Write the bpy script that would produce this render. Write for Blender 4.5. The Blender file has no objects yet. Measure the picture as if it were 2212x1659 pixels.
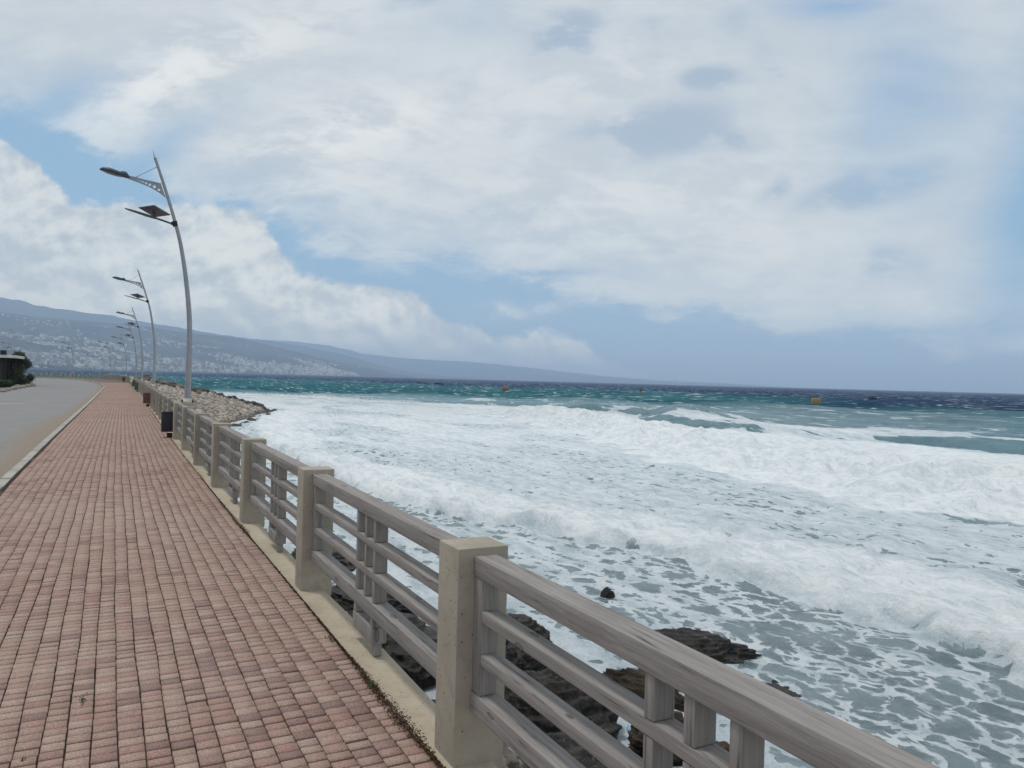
import bpy, math, random
import numpy as np
from mathutils import Vector, Matrix, noise as mnoise
random.seed(7); rng = np.random.default_rng(7)
S = bpy.context.scene
C = S.collection
rad = math.radians

# ------------------------------------------------------------------ camera
YAW, PIT, ROLL = 0.4806, -0.00518, 0.0263
f_ = Vector((math.sin(YAW)*math.cos(PIT), math.cos(YAW)*math.cos(PIT), math.sin(PIT)))
r_ = Vector((math.cos(YAW), -math.sin(YAW), 0)); u_ = r_.cross(f_)
r2 = r_*math.cos(ROLL)+u_*math.sin(ROLL); u2 = u_*math.cos(ROLL)-r_*math.sin(ROLL)
cam = bpy.data.cameras.new('camera'); co = bpy.data.objects.new('camera', cam); C.objects.link(co)
M = Matrix((r2, u2, -f_)).transposed().to_4x4(); M.translation = Vector((0, 0, 1.68)); co.matrix_world = M
cam.sensor_width = 36; cam.lens = 36*1661/2212; cam.clip_start = 0.05; cam.clip_end = 60000
S.camera = co
S.cycles.volume_bounces = 1
S.render.resolution_x, S.render.resolution_y = 1024, 768
S.view_settings.view_transform = 'Standard'; S.view_settings.look = 'None'
S.view_settings.exposure = 0.0; S.view_settings.gamma = 1

# ------------------------------------------------------------------ node helper
class NT:
    def __init__(s, tree): s.t = tree; s.n = tree.nodes; s.l = tree.links; s.n.clear()
    def new(s, typ, ins=None, **kw):
        n = s.n.new('ShaderNode'+typ)
        for k, v in kw.items(): setattr(n, k, v)
        for k, v in (ins or {}).items(): s.put(n.inputs[k], v)
        return n
    def put(s, sock, v):
        if isinstance(v, bpy.types.NodeSocket): s.l.new(v, sock)
        elif isinstance(v, bpy.types.Node): s.l.new(v.outputs[0], sock)
        else:
            if sock.type == 'RGBA' and len(v) == 3: v = (*v, 1)
            sock.default_value = v
    def math(s, op, a, b=0.0, c=None, clamp=False):
        n = s.n.new('ShaderNodeMath'); n.operation = op; n.use_clamp = clamp
        s.put(n.inputs[0], a); s.put(n.inputs[1], b)
        if c is not None: s.put(n.inputs[2], c)
        return n.outputs[0]
    def vm(s, op, a, b=(0, 0, 0)):
        n = s.n.new('ShaderNodeVectorMath'); n.operation = op
        s.put(n.inputs[0], a)
        if op == 'SCALE': s.put(n.inputs['Scale'], b)
        else: s.put(n.inputs[1], b)
        return n.outputs['Value'] if op in ('DOT_PRODUCT', 'LENGTH') else n.outputs['Vector']
    def ss(s, x, a, b, lo=0.0, hi=1.0):
        n = s.n.new('ShaderNodeMapRange'); n.interpolation_type = 'SMOOTHSTEP'
        for k, v in zip(('Value', 'From Min', 'From Max', 'To Min', 'To Max'), (x, a, b, lo, hi)): s.put(n.inputs[k], v)
        return n.outputs[0]
    def mix(s, f, a, b, bt='MIX'):
        n = s.n.new('ShaderNodeMix'); n.data_type = 'RGBA'; n.blend_type = bt
        s.put(n.inputs[0], f); s.put(n.inputs[6], a); s.put(n.inputs[7], b)
        return n.outputs[2]
    def noise(s, v, scale, detail=4, rough=.5, dist=0, out=0):
        n = s.new('TexNoise', {'Vector': v, 'Scale': scale, 'Detail': detail, 'Roughness': rough, 'Distortion': dist})
        return n.outputs[out]
    def mapping(s, v, scale=(1, 1, 1), rot=(0, 0, 0), loc=(0, 0, 0)):
        return s.new('Mapping', {'Vector': v, 'Scale': scale, 'Rotation': rot, 'Location': loc}).outputs[0]

# ------------------------------------------------------------------ world: hazy blue sky with cloud sheets fixed in direction space
HAZE_D = .00015; HAZE_I = (.262, .372, .525)    # haze density and the light it scatters towards the eye
SUN_AZ, SUN_EL = rad(-42), rad(70)      # clockwise from +Y
w = bpy.data.worlds.new('World'); S.world = w; w.use_nodes = True
t = NT(w.node_tree)
sky = t.new('TexSky', sky_type='NISHITA', sun_disc=False, sun_elevation=SUN_EL, sun_rotation=SUN_AZ,
            air_density=1.0, dust_density=1.0, ozone_density=1.6)
d = t.new('TexCoord').outputs['Generated']
fd = t.vm('DOT_PRODUCT', d, (math.sin(YAW), math.cos(YAW), 0))
fc = t.math('MAXIMUM', t.math('ABSOLUTE', fd), 0.22)
U = t.math('DIVIDE', t.vm('DOT_PRODUCT', d, (math.cos(YAW), -math.sin(YAW), 0)), fc)
V = t.math('DIVIDE', t.new('SeparateXYZ', {0: d}).outputs[2], fc)
P = t.new('CombineXYZ', {0: U, 1: V, 2: 0.0}).outputs[0]
PT = lambda px, py: ((px-1106)/1661, (816.8+.0263*(px-950.5)-py)/1661)
def edge(pts):      # edge height as a function of U
    n = t.new('FloatCurve', {'Value': t.math('ADD', t.math('MULTIPLY', U, 0.5), 0.5)})
    c = n.mapping.curves[0]
    pp = [((PT(*p)[0])*.5+.5, PT(*p)[1]+.1) for p in pts]
    while len(c.points) < len(pp): c.points.new(0, 0)
    for q, (a, b) in zip(c.points, pp): q.location = (min(max(a, 0), 1), min(max(b, 0), 1)); q.handle_type = 'AUTO'
    n.mapping.update()
    return t.math('SUBTRACT', n.outputs[0], .1)
warp = t.vm('SCALE', t.vm('SUBTRACT', t.noise(P, 2.4, 3, .5, out=1), (.5, .5, .5)), .12)
Pw = t.vm('ADD', P, warp)
streak = t.mapping(Pw, (1.5, 6.5, 1), (0, 0, rad(21)))
n_st = t.noise(streak, 1.15, 10, .60)
n_cu = t.noise(t.mapping(P, (1, 1.35, 1)), 6.4, 14, .62, .12)
n_big = t.noise(P, 1.9, 4, .5)
n_fine = t.noise(t.mapping(Pw, (1.3, 3.2, 1), (0, 0, rad(18)), (3, 1, 0)), 7.0, 14, .66)
# upper sheet: everything above its lower edge
e_up = edge([(0, 255), (100, 290), (220, 350), (330, 400), (420, 455), (560, 500), (700, 548), (840, 580), (960, 590), (1200, 640), (1480, 700), (1720, 735), (1900, 745), (2212, 760)])
h_up = t.math('SUBTRACT', V, e_up)
h_up = t.math('ADD', h_up, t.math('MULTIPLY', t.math('SUBTRACT', n_fine, .5), .15))
h_up = t.math('ADD', h_up, t.math('MULTIPLY', t.math('SUBTRACT', n_st, .5), .10))
m_up = t.math('MULTIPLY', t.ss(h_up, -.008, .030), t.ss(h_up, -.02, .14, .62, 1.0))
def blob(cx, cy, rx, ry, ang=0, amt=1.0):
    cxu, cyv = PT(cx, cy)
    v = t.vm('SUBTRACT', Pw, (cxu+.0, cyv+.0, 0))
    v = t.mapping(v, (1, 1, 1), (0, 0, rad(ang)))
    v = t.mapping(v, (1661/rx, 1661/ry, 0))
    g = t.math('POWER', 2.718, t.math('MULTIPLY', t.vm('DOT_PRODUCT', v, v), -1))
    return t.math('MULTIPLY', g, amt)
def addup(l):
    o = l[0]
    for x in l[1:]: o = t.math('ADD', o, x)
    return o
# holes and thin places (blue shows)
thin = addup([blob(1200, 90, 120, 60, -35, .55), blob(890, 8, 100, 28, -20, .6), blob(1410, 75, 80, 40, 0, .55), blob(1040, 60, 140, 60, -30, .25), blob(1225, 110, 60, 50, 0, .4),
              blob(1520, 178, 62, 26, 0, .75), blob(1660, 150, 60, 80, 0, .42), blob(1580, 60, 50, 40, 0, .4), blob(1400, 285, 190, 60, -10, .75), blob(1570, 315, 90, 26, -5, .4), blob(1870, 405, 180, 38, -8, .75),
              blob(1670, 380, 60, 22, -30, .5), blob(1880, 555, 130, 42, 0, .6), blob(1420, 470, 120, 40, -15, .3)])
thin = t.math('MULTIPLY', thin, t.ss(t.math('ADD', t.math('MULTIPLY', n_fine, .55), t.math('MULTIPLY', n_cu, .45)), .40, .56, .15, 1.35))
veil = addup([blob(1750, 10, 130, 50, 10, .8), blob(1940, 240, 150, 230, 8, .62), blob(2230, 440, 120, 360, 8, 1.15), blob(300, 345, 190, 36, -28, .8), blob(60, 245, 180, 40, -26, .75),
              blob(2050, 720, 480, 50, 0, .5), blob(560, 515, 130, 20, -24, .5), blob(820, 580, 160, 22, -8, .4), blob(1000, 30, 170, 80, -30, .28)])
veil = t.math('MULTIPLY', veil, t.ss(n_st, .32, .62, 1.15, .70))
m_up = t.math('MULTIPLY', m_up, t.math('SUBTRACT', 1.0, t.math('MINIMUM', t.math('ADD', veil, t.math('MULTIPLY', thin, .25)), 1.0)), clamp=True)
# low cumulus bank
e_lo = edge([(-40, 290), (0, 312), (90, 375), (200, 425), (300, 432), (420, 452), (540, 478), (580, 520), (640, 575), (720, 605), (880, 628), (960, 680), (1100, 708), (1200, 712), (1310, 755), (1400, 800), (1500, 830), (2212, 850)])
h_lo = t.math('SUBTRACT', e_lo, V)
h_lo = t.math('ADD', h_lo, t.math('MULTIPLY', t.math('SUBTRACT', n_cu, .5), .135))
m_lo = t.math('MULTIPLY', t.ss(h_lo, -.002, .014), t.math('MULTIPLY', t.ss(h_lo, .03, .16, 1.0, .86), t.ss(n_big, .35, .6, .84, 1.0)))
wisp = t.math('MULTIPLY', addup([blob(1040, 652, 40, 18, 0, 1.0), blob(1160, 660, 90, 14, 0, .6)]), t.ss(n_cu, .4, .6))
m_lo = t.math('MAXIMUM', m_lo, wisp, clamp=True)
# colours (radiance values for strength 1)
elev = V
base = t.mix(t.ss(elev, -.01, .26), (.310, .440, .600), (.295, .475, .665))
base = t.mix(t.ss(elev, .25, .9), base, (.21, .37, .66))
base = t.mix(.10, base, t.vm('SCALE', sky.outputs[0], .09))
up_c = t.mix(t.ss(t.math('ADD', t.math('MULTIPLY', n_st, .55), t.math('MULTIPLY', n_fine, .45)), .38, .60), (.535, .595, .660), (.615, .665, .705))
bright = addup([blob(330, 190, 420, 85, -22, 1.0), blob(720, 300, 260, 70, -18, .9), blob(560, 480, 300, 50, -18, .6), blob(1300, 440, 700, 130, -12, .35), blob(1250, 170, 300, 200, 0, .35)])
up_c = t.mix(t.math('MULTIPLY', bright, t.ss(n_fine, .40, .60), clamp=True), up_c, (.760, .790, .805))
up_c = t.mix(t.math('MULTIPLY', t.ss(thin, .08, .8), .85), up_c, (.405, .485, .590))
lo_s = t.noise(t.mapping(P, (1, 1.35, 1), (0, 0, 0), (-.007, -.018, 0)), 6.4, 14, .62, .12)
relief = t.ss(t.math('SUBTRACT', n_cu, lo_s), -.10, .10)
lo_c = t.mix(relief, (.440, .520, .605), (.655, .700, .730))
lo_c = t.mix(t.ss(h_lo, .05, .22, 0, .40), lo_c, (.520, .585, .640))
lo_c = t.mix(t.ss(elev, .07, .0, 0, .6), lo_c, (.400, .490, .600))
col = t.mix(t.math('MULTIPLY', m_up, .97), base, up_c)
col = t.mix(m_lo, col, lo_c)
hz = t.ss(elev, .10, -.005, 0, .92)
col = t.mix(hz, col, (.290, .402, .560))
zz_ = t.new('SeparateXYZ', {0: d}).outputs[2]
sx_ = t.new('SeparateXYZ', {0: d}).outputs
edge_d = t.math('MINIMUM', t.math('DIVIDE', 18000.0, t.math('MAXIMUM', t.math('ABSOLUTE', sx_[0]), .02)), t.math('DIVIDE', 18500.0, t.math('MAXIMUM', t.math('ABSOLUTE', sx_[1]), .02)))
tr_ = t.math('EXPONENT', t.math('MULTIPLY', t.math('MINIMUM', t.math('DIVIDE', 828.0, t.math('MAXIMUM', zz_, .001)), edge_d), -HAZE_D))
inv = t.math('DIVIDE', 1.0, tr_)
I_ = t.vm('SCALE', HAZE_I, t.math('SUBTRACT', 1.0, tr_))
col = t.vm('MAXIMUM', t.vm('SCALE', t.vm('SUBTRACT', col, I_), inv), (.02, .02, .02))
bk = t.ss(elev, -.02, -.15); col = t.mix(bk, col, (.12, .16, .19))
bg = t.new('Background', {0: t.vm('SCALE', col, 10.0), 'Strength': .1})
t.l.new(bg.outputs[0], t.new('OutputWorld').inputs[0])

# ------------------------------------------------------------------ sun
sl = bpy.data.lights.new('sun', 'SUN'); sl.energy = 1.75; sl.angle = rad(9); sl.color = (1, .955, .88)
so = bpy.data.objects.new('sun', sl); C.objects.link(so)
sd = Vector((math.sin(SUN_AZ)*math.cos(SUN_EL), math.cos(SUN_AZ)*math.cos(SUN_EL), math.sin(SUN_EL)))
so.rotation_euler = sd.to_track_quat('Z', 'Y').to_euler()

# ------------------------------------------------------------------ object helpers
def tag(o, label=None, cat=None, group=None, kind=None):
    if label: o['label'] = label
    if cat: o['category'] = cat
    if group: o['group'] = group
    if kind: o['kind'] = kind
    return o
def empty(name, loc=(0, 0, 0), rz=0):
    o = bpy.data.objects.new(name, None); C.objects.link(o); o.location = loc; o.rotation_euler = (0, 0, rz); o.empty_display_size = .2
    return o
def mesh_np(name, v, f, mat=None, parent=None, smooth=False, attrs=None, fsize=None):
    """v Nx3 array, f MxK array (uniform) or list"""
    me = bpy.data.meshes.new(name)
    v = np.asarray(v, dtype=np.float32)
    if isinstance(f, np.ndarray):
        K = f.shape[1]
        me.vertices.add(len(v)); me.vertices.foreach_set('co', v.ravel())
        me.loops.add(f.size); me.loops.foreach_set('vertex_index', f.astype(np.int32).ravel())
        me.polygons.add(len(f)); me.polygons.foreach_set('loop_start', np.arange(0, f.size, K, dtype=np.int32))
        me.update(calc_edges=True)
    else:
        me.from_pydata([tuple(map(float, a)) for a in v], [], f)
    if attrs:
        for k, a in attrs.items():
            a = np.asarray(a, dtype=np.float32)
            if a.ndim == 1:
                at = me.attributes.new(k, 'FLOAT', 'POINT'); at.data.foreach_set('value', a)
            else:
                at = me.attributes.new(k, 'FLOAT_COLOR', 'POINT'); at.data.foreach_set('color', a.ravel())
    if smooth: me.polygons.foreach_set('use_smooth', np.ones(len(me.polygons), dtype=bool))
    me.validate()
    if mat: me.materials.append(mat)
    o = bpy.data.objects.new(name, me); C.objects.link(o)
    if parent: o.parent = parent
    return o
class MB:
    def __init__(s): s.v = []; s.f = []
    def add(s, v, f):
        b = len(s.v); s.v += [tuple(x) for x in v]; s.f += [tuple(i+b for i in q) for q in f]; return s
    def box(s, x0, x1, y0, y1, z0, z1, ch=0.0):
        if ch <= 0:
            v = [(x, y, z) for z in (z0, z1) for y in (y0, y1) for x in (x0, x1)]
            return s.add(v, [(0, 2, 3, 1), (4, 5, 7, 6), (0, 1, 5, 4), (2, 6, 7, 3), (0, 4, 6, 2), (1, 3, 7, 5)])
        import bmesh
        bm = bmesh.new(); bmesh.ops.create_cube(bm, size=1)
        for q in bm.verts: q.co = Vector((x0+(q.co.x+.5)*(x1-x0), y0+(q.co.y+.5)*(y1-y0), z0+(q.co.z+.5)*(z1-z0)))
        bmesh.ops.bevel(bm, geom=bm.edges[:], offset=ch, segments=2, affect='EDGES', profile=.6)
        bm.verts.ensure_lookup_table()
        s.add([q.co[:] for q in bm.verts], [[q.index for q in fc.verts] for fc in bm.faces]); bm.free(); return s
    def tube(s, pts, rads, n=12, cap=True):
        pts = [Vector(p) for p in pts]; rings = []; b0 = len(s.v)
        for i, p in enumerate(pts):
            a = pts[max(i-1, 0)]; c = pts[min(i+1, len(pts)-1)]; tn = (c-a).normalized()
            x = tn.cross(Vector((0, 1, .013))).normalized(); y = tn.cross(x)
            r = rads[i] if hasattr(rads, '__len__') else rads
            s.v += [tuple(p+x*r*math.cos(2*math.pi*k/n)+y*r*math.sin(2*math.pi*k/n)) for k in range(n)]
        for i in range(len(pts)-1):
            for k in range(n):
                a = b0+i*n+k; b = b0+i*n+(k+1) % n; s.f.append((a, b, b+n, a+n))
        if cap: s.f.append(tuple(b0+k for k in range(n))[::-1]); s.f.append(tuple(b0+(len(pts)-1)*n+k for k in range(n)))
        return s
    def obj(s, name, mat, parent=None, smooth=False):
        o = mesh_np(name, np.array(s.v), s.f, mat, parent)
        if smooth:
            o.data.polygons.foreach_set('use_smooth', np.ones(len(o.data.polygons), dtype=bool))
            try: o.data.set_sharp_from_angle(angle=rad(35))
            except Exception: pass
        return o
# vectorised value noise
_T = rng.random((256, 256))
def vn(x, y):
    x = np.asarray(x, float); y = np.asarray(y, float)
    xi = np.floor(x).astype(int); yi = np.floor(y).astype(int); fx = x-xi; fy = y-yi
    fx = fx*fx*(3-2*fx); fy = fy*fy*(3-2*fy)
    g = lambda a, b: _T[a & 255, b & 255]
    return (g(xi, yi)*(1-fx)+g(xi+1, yi)*fx)*(1-fy)+(g(xi, yi+1)*(1-fx)+g(xi+1, yi+1)*fx)*fy
def fbm(x, y, o=4, g=.5):
    s = 0; a = 1; n = 0
    for i in range(o): s = s+a*vn(x*2**i+17.3*i, y*2**i+5.1*i); n += a; a *= g
    return s/n
def sstep(a, b, x): q = np.clip((x-a)/(b-a), 0, 1); return q*q*(3-2*q)

# ------------------------------------------------------------------ materials
def mat(name):
    m = bpy.data.materials.new(name); m.use_nodes = True; return m, NT(m.node_tree)
def fin(t, col, rough=.8, spec=.3, bump=None, bs=.3, bd=.01, metal=0.0, **kw):
    p = t.new('BsdfPrincipled', {'Base Color': col, 'Roughness': rough, 'Specular IOR Level': spec, 'Metallic': metal})
    for k, v in kw.items(): t.put(p.inputs[k], v)
    if bump is not None:
        t.l.new(t.new('Bump', {'Height': bump, 'Strength': bs, 'Distance': bd}).outputs[0], p.inputs['Normal'])
    t.l.new(p.outputs[0], t.new('OutputMaterial').inputs[0]); return p
def plain(name, col, rough=.6, spec=.4, metal=0.0, var=.15, sc=6):
    m, t = mat(name); o = t.new('TexCoord').outputs['Object']
    n = t.noise(o, sc, 6, .6)
    c = t.mix(t.ss(n, .3, .7), tuple(x*(1-var) for x in col), tuple(min(1, x*(1+var)) for x in col))
    fin(t, c, t.math('ADD', t.math('MULTIPLY', n, .2), rough-.1), spec, n, .15, .004, metal); return m

def concrete(name, c0, c1, stain=(.16, .14, .11)):
    m, t = mat(name); o = t.new('TexCoord').outputs['Object']
    geo = t.new('NewGeometry').outputs['Position']
    n1 = t.noise(geo, 1.7, 6, .6); n2 = t.noise(geo, 14, 8, .65); n3 = t.noise(geo, 220, 3, .6)
    c = t.mix(t.ss(n1, .3, .7), c0, c1)
    c = t.mix(t.math('MULTIPLY', t.ss(n2, .45, .75), .35), c, stain)
    c = t.mix(t.math('MULTIPLY', t.ss(n3, .35, .7), .3), c, tuple(x*1.25 for x in c1))
    v = t.new('TexVoronoi', {'Vector': geo, 'Scale': 40.0, 'Randomness': 1.0}); 
    pr = t.math('MULTIPLY', t.ss(t.noise(geo, 9, 2), .38, .56), .17)
    pit = t.math('LESS_THAN', v.outputs['Distance'], pr)
    pit = t.math('MULTIPLY', pit, t.ss(t.new('SeparateXYZ', {0: v.outputs['Color']}).outputs[0], .40, .45))
    c = t.mix(t.math('MULTIPLY', pit, .8), c, (.05, .045, .04))
    h = t.math('ADD', t.math('MULTIPLY', n3, .35), t.math('ADD', t.math('MULTIPLY', n2, .6), t.math('MULTIPLY', pit, -1.0)))
    fin(t, c, .88, .25, h, .45, .004); return m
M_post = concrete('post_concrete', (.285, .252, .202), (.385, .342, .280))
M_cap = concrete('ledge_concrete', (.32, .270, .200), (.42, .360, .275), (.19, .15, .105))
M_kerb = concrete('kerb_concrete', (.26, .25, .23), (.40, .385, .35), (.14, .12, .1))

def wood(name, axis):
    m, t = mat(name); o = t.new('TexCoord').outputs['Object']
    rnd = t.new('ObjectInfo').outputs['Random']
    off = t.new('CombineXYZ', {0: t.math('MULTIPLY', rnd, 37.0), 1: t.math('MULTIPLY', rnd, 91.0), 2: t.math('MULTIPLY', rnd, 13.0)}).outputs[0]
    o = t.vm('ADD', o, off)
    warp = t.vm('SCALE', t.vm('SUBTRACT', t.noise(t.mapping(o, (5, 1.2, 5) if axis == 'y' else (5, 5, 1.2)), 1.6, 3, .5, out=1), (.5, .5, .5)), .045)
    ow = t.vm('ADD', o, warp)
    sc = (55, 1.6, 55) if axis == 'y' else (55, 55, 1.6)
    g1 = t.noise(t.mapping(ow, sc), 1.0, 5, .6); sc2 = (190, 5, 190) if axis == 'y' else (190, 190, 5)
    g2 = t.noise(t.mapping(ow, sc2), 1.0, 4, .6)
    big = t.noise(o, 2.2, 4, .6)
    c = t.mix(t.ss(g1, .33, .66), (.200, .185, .176), (.300, .280, .262))
    c = t.mix(t.math('MULTIPLY', t.ss(g2, .5, .75), .30), c, (.43, .405, .375))
    c = t.mix(t.ss(big, .35, .7, 0, .4), c, (.225, .200, .194))
    crack = t.math('MULTIPLY', t.ss(g1, .385, .315), t.ss(g2, .56, .44))
    c = t.mix(t.math('MULTIPLY', crack, .75), c, (.055, .048, .042))
    # knots
    kv = t.new('TexVoronoi', {'Vector': t.mapping(ow, (7, 2.6, 7) if axis == 'y' else (7, 7, 2.6)), 'Scale': 1.0})
    kn = t.ss(kv.outputs['Distance'], .10, .06)
    ring = t.math('MULTIPLY', t.ss(kv.outputs['Distance'], .125, .10), t.ss(kv.outputs['Distance'], .07, .095))
    c = t.mix(t.math('MULTIPLY', kn, .55), c, (.13, .105, .085)); c = t.mix(t.math('MULTIPLY', ring, .7), c, (.06, .05, .045))
    h = t.math('ADD', t.math('MULTIPLY', g1, .8), t.math('SUBTRACT', t.math('MULTIPLY', g2, .5), crack))
    fin(t, c, .85, .25, h, .55, .004); return m
M_wy = wood('weathered_rail_wood', 'y'); M_wz = wood('weathered_post_wood', 'z')

def paver_mat():
    m, t = mat('paver_brick'); geo = t.new('NewGeometry').outputs['Position']
    a = t.new('Attribute', attribute_name='brick'); 
    sp = t.new('SeparateXYZ', {0: a.outputs['Vector']})
    r1, r2_, r3 = sp.outputs
    patch = t.noise(geo, .55, 4, .6)
    big = t.noise(geo, .16, 3, .5)
    c = t.mix(t.ss(r1, .1, .9), (.325, .222, .180), (.375, .268, .222))
    # red and purple bricks gather in patches
    pv = t.vm('SUBTRACT', t.mapping(geo, (1, 1, 0)), (.75, 3.9, 0)); spot = t.math('POWER', 2.718, t.math('MULTIPLY', t.vm('DOT_PRODUCT', pv, pv), -1.3))
    key = t.math('ADD', t.math('ADD', t.math('MULTIPLY', patch, 1.2), t.math('MULTIPLY', spot, .22)), t.math('MULTIPLY', r2_, .55))
    c = t.mix(t.ss(key, .84, 1.06, 0, .6), c, (.315, .175, .148))
    c = t.mix(t.math('MULTIPLY', t.ss(key, .95, 1.14), t.ss(r3, .45, .6, 0, .75)), c, (.200, .128, .118))
    c = t.mix(t.ss(big, .4, .68, 0, .30), c, (.42, .35, .295))
    yy = t.new('SeparateXYZ', {0: geo}).outputs[1]
    dusty = t.math('MULTIPLY', t.ss(yy, 23.6, 24.6), t.ss(yy, 29.5, 28.0))
    dusty = t.math('ADD', dusty, t.math('MULTIPLY', t.ss(yy, 33.5, 34.5), t.ss(yy, 38, 36.5)))
    c = t.mix(t.math('MULTIPLY', dusty, .65), c, (.36, .255, .215))
    # grit
    g = t.noise(geo, 130, 4, .8); g2 = t.noise(geo, 330, 2, .6)
    c = t.mix(t.ss(g, .30, .70, .0, 1.0), t.vm('SCALE', c, .62), t.vm('SCALE', c, 1.40))
    c = t.mix(t.ss(g2, .60, .74, 0, .75), c, (.62, .56, .50))
    c = t.mix(t.ss(g2, .40, .28, 0, .7), c, (.07, .05, .045))
    c = t.mix(t.ss(t.math('ADD', a.outputs['Alpha'], t.math('MULTIPLY', t.noise(geo, 60, 3), .2)), 1.02, .35, 0, .80), c, (.075, .054, .044))
    st = t.noise(geo, 3.5, 6, .7)
    c = t.mix(t.ss(st, .58, .80, 0, .55), c, (.075, .055, .055))
    fin(t, c, .92, .2, t.math('ADD', g, t.math('MULTIPLY', g2, .5)), .6, .003); return m
M_pav = paver_mat()
def joint_mat():
    m, t = mat('joint_sand'); geo = t.new('NewGeometry').outputs['Position']
    n = t.noise(geo, 40, 6, .7); n2 = t.noise(geo, 1.1, 3)
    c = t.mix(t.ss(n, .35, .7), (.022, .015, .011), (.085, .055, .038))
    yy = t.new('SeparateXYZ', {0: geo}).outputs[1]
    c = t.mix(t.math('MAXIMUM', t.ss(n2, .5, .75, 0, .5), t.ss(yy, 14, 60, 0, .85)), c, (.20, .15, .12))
    fin(t, c, .95, .1, n, .5, .006); return m
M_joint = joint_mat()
def road_mat():
    m, t = mat('asphalt'); geo = t.new('NewGeometry').outputs['Position']
    k = t.new('Attribute', attribute_name='edge').outputs['Fac']
    n = t.noise(geo, 160, 3, .7); n1 = t.noise(geo, .35, 5, .6); n2 = t.noise(geo, 2.0, 6, .7)
    c = t.mix(t.ss(n, .3, .7), (.165, .165, .168), (.285, .282, .282))
    c = t.mix(t.ss(n1, .35, .7, 0, .55), c, (.26, .25, .245))
    c = t.mix(t.ss(n2, .55, .8, 0, .35), c, (.10, .10, .105))
    dk = t.ss(t.math('ADD', k, t.math('MULTIPLY', t.math('SUBTRACT', n2, .5), .9)), .30, .85, 0, .85)
    c = t.mix(dk, c, t.mix(t.ss(n, .35, .65), (.17, .135, .10), (.33, .265, .195)))
    v = t.new('TexVoronoi', {'Vector': t.vm('ADD', geo, t.vm('SCALE', t.noise(geo, 1.2, 3, out=1), 1.5)), 'Scale': .22, 'feature': 'DISTANCE_TO_EDGE'}) if False else None
    fin(t, c, .9, .2, n, .3, .004); return m
M_road = road_mat()
M_paint = plain('road_paint', (.55, .54, .52), .7, .3, 0, .25, 30)
def ground_mat():
    m, t = mat('verge_earth'); geo = t.new('NewGeometry').outputs['Position']
    n = t.noise(geo, 3, 8, .7); n2 = t.noise(geo, .2, 4)
    c = t.mix(t.ss(n, .3, .7), (.10, .085, .06), (.24, .205, .155)); c = t.mix(t.ss(n2, .45, .65, 0, .5), c, (.06, .075, .035))
    fin(t, c, .95, .1, n, .6, .05); return m
M_ground = ground_mat()
def rock_mat(name, dark, mid, light, la=.62, lb=.75, wet=.45):
    m, t = mat(name); geo = t.new('NewGeometry'); pos = geo.outputs['Position']
    n = t.noise(t.mapping(pos, (1, 1, 2.2)), 2.2, 10, .68, .4); n2 = t.noise(pos, 14, 8, .7); n3 = t.noise(pos, 60, 4, .7)
    c = t.mix(t.ss(n, .32, .68), dark, mid)
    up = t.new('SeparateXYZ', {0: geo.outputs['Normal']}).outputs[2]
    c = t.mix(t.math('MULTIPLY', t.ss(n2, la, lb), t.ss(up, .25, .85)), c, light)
    c = t.mix(t.ss(n3, .35, .65, 0, .3), t.vm('SCALE', c, .7), t.vm('SCALE', c, 1.3))
    h = t.math('ADD', n, t.math('ADD', t.math('MULTIPLY', n2, .35), t.math('MULTIPLY', n3, .1)))
    fin(t, c, t.ss(n2, .3, .7, wet, .9), .4, h, .9, .18); return m
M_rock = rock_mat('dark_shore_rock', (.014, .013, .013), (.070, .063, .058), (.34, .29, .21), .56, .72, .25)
M_weedrock = rock_mat('weedy_rock', (.018, .014, .010), (.085, .060, .034), (.17, .11, .05), .5, .7)
M_stone = rock_mat('pale_stone', (.22, .185, .15), (.38, .33, .275), (.50, .45, .39), .5, .7, .7)
M_boul = rock_mat('bank_boulder', (.075, .066, .062), (.22, .19, .17), (.38, .34, .30), .5, .7, .7)
def peb_mat():
    m, t = mat('pebble_stone'); a = t.new('Attribute', attribute_name='tone').outputs['Fac']
    geo = t.new('NewGeometry').outputs['Position']; n = t.noise(geo, 9, 5, .7)
    c = t.mix(a, (.15, .125, .105), (.52, .455, .39)); c = t.mix(t.ss(n, .5, .75, 0, .5), c, (.26, .215, .175))
    fin(t, c, .9, .2, n, .4, .02); return m
M_peb = peb_mat()
M_bed = rock_mat('stone_bank_bed', (.13, .11, .09), (.30, .26, .215), (.42, .37, .31), .5, .7, .8)

# ------------------------------------------------------------------ promenade path frame (outer line = promenade side of the railing)
ctl = [(-8, 1.33), (0, 1.34), (12, 1.35), (24, 1.45), (36, 1.60), (48, 1.74), (62, 1.90), (75, 2.03), (88, 2.15), (98, 2.15), (108, 2.12), (118, 1.95), (128, 1.5), (140, .75),
       (150, -.35), (158, -2.2), (166, -5.6), (173, -10.0), (180, -15.6), (187, -22.5), (194, -32), (200, -45), (206, -64), (212, -90), (222, -140), (240, -240)]
def catmull(pts, n=10):
    o = []; P_ = [np.array((x, y), float) for y, x in pts]; P_ = [2*P_[0]-P_[1]]+P_+[2*P_[-1]-P_[-2]]
    for i in range(1, len(P_)-2):
        for k in range(n):
            q = k/n; a, b, c, d_ = P_[i-1:i+3]
            o.append(.5*((2*b)+(-a+c)*q+(2*a-5*b+4*c-d_)*q*q+(-a+3*b-3*c+d_)*q**3))
    o.append(P_[-2]); return np.array(o)
path = catmull(ctl)
seg = np.r_[0, np.cumsum(np.hypot(*np.diff(path, axis=0).T))]
S0 = np.interp(0, path[:80, 1], seg[:80])         # arclength where y = 0
seg = seg-S0
tan = np.gradient(path, axis=0); tan /= np.hypot(*tan.T)[:, None]
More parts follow.
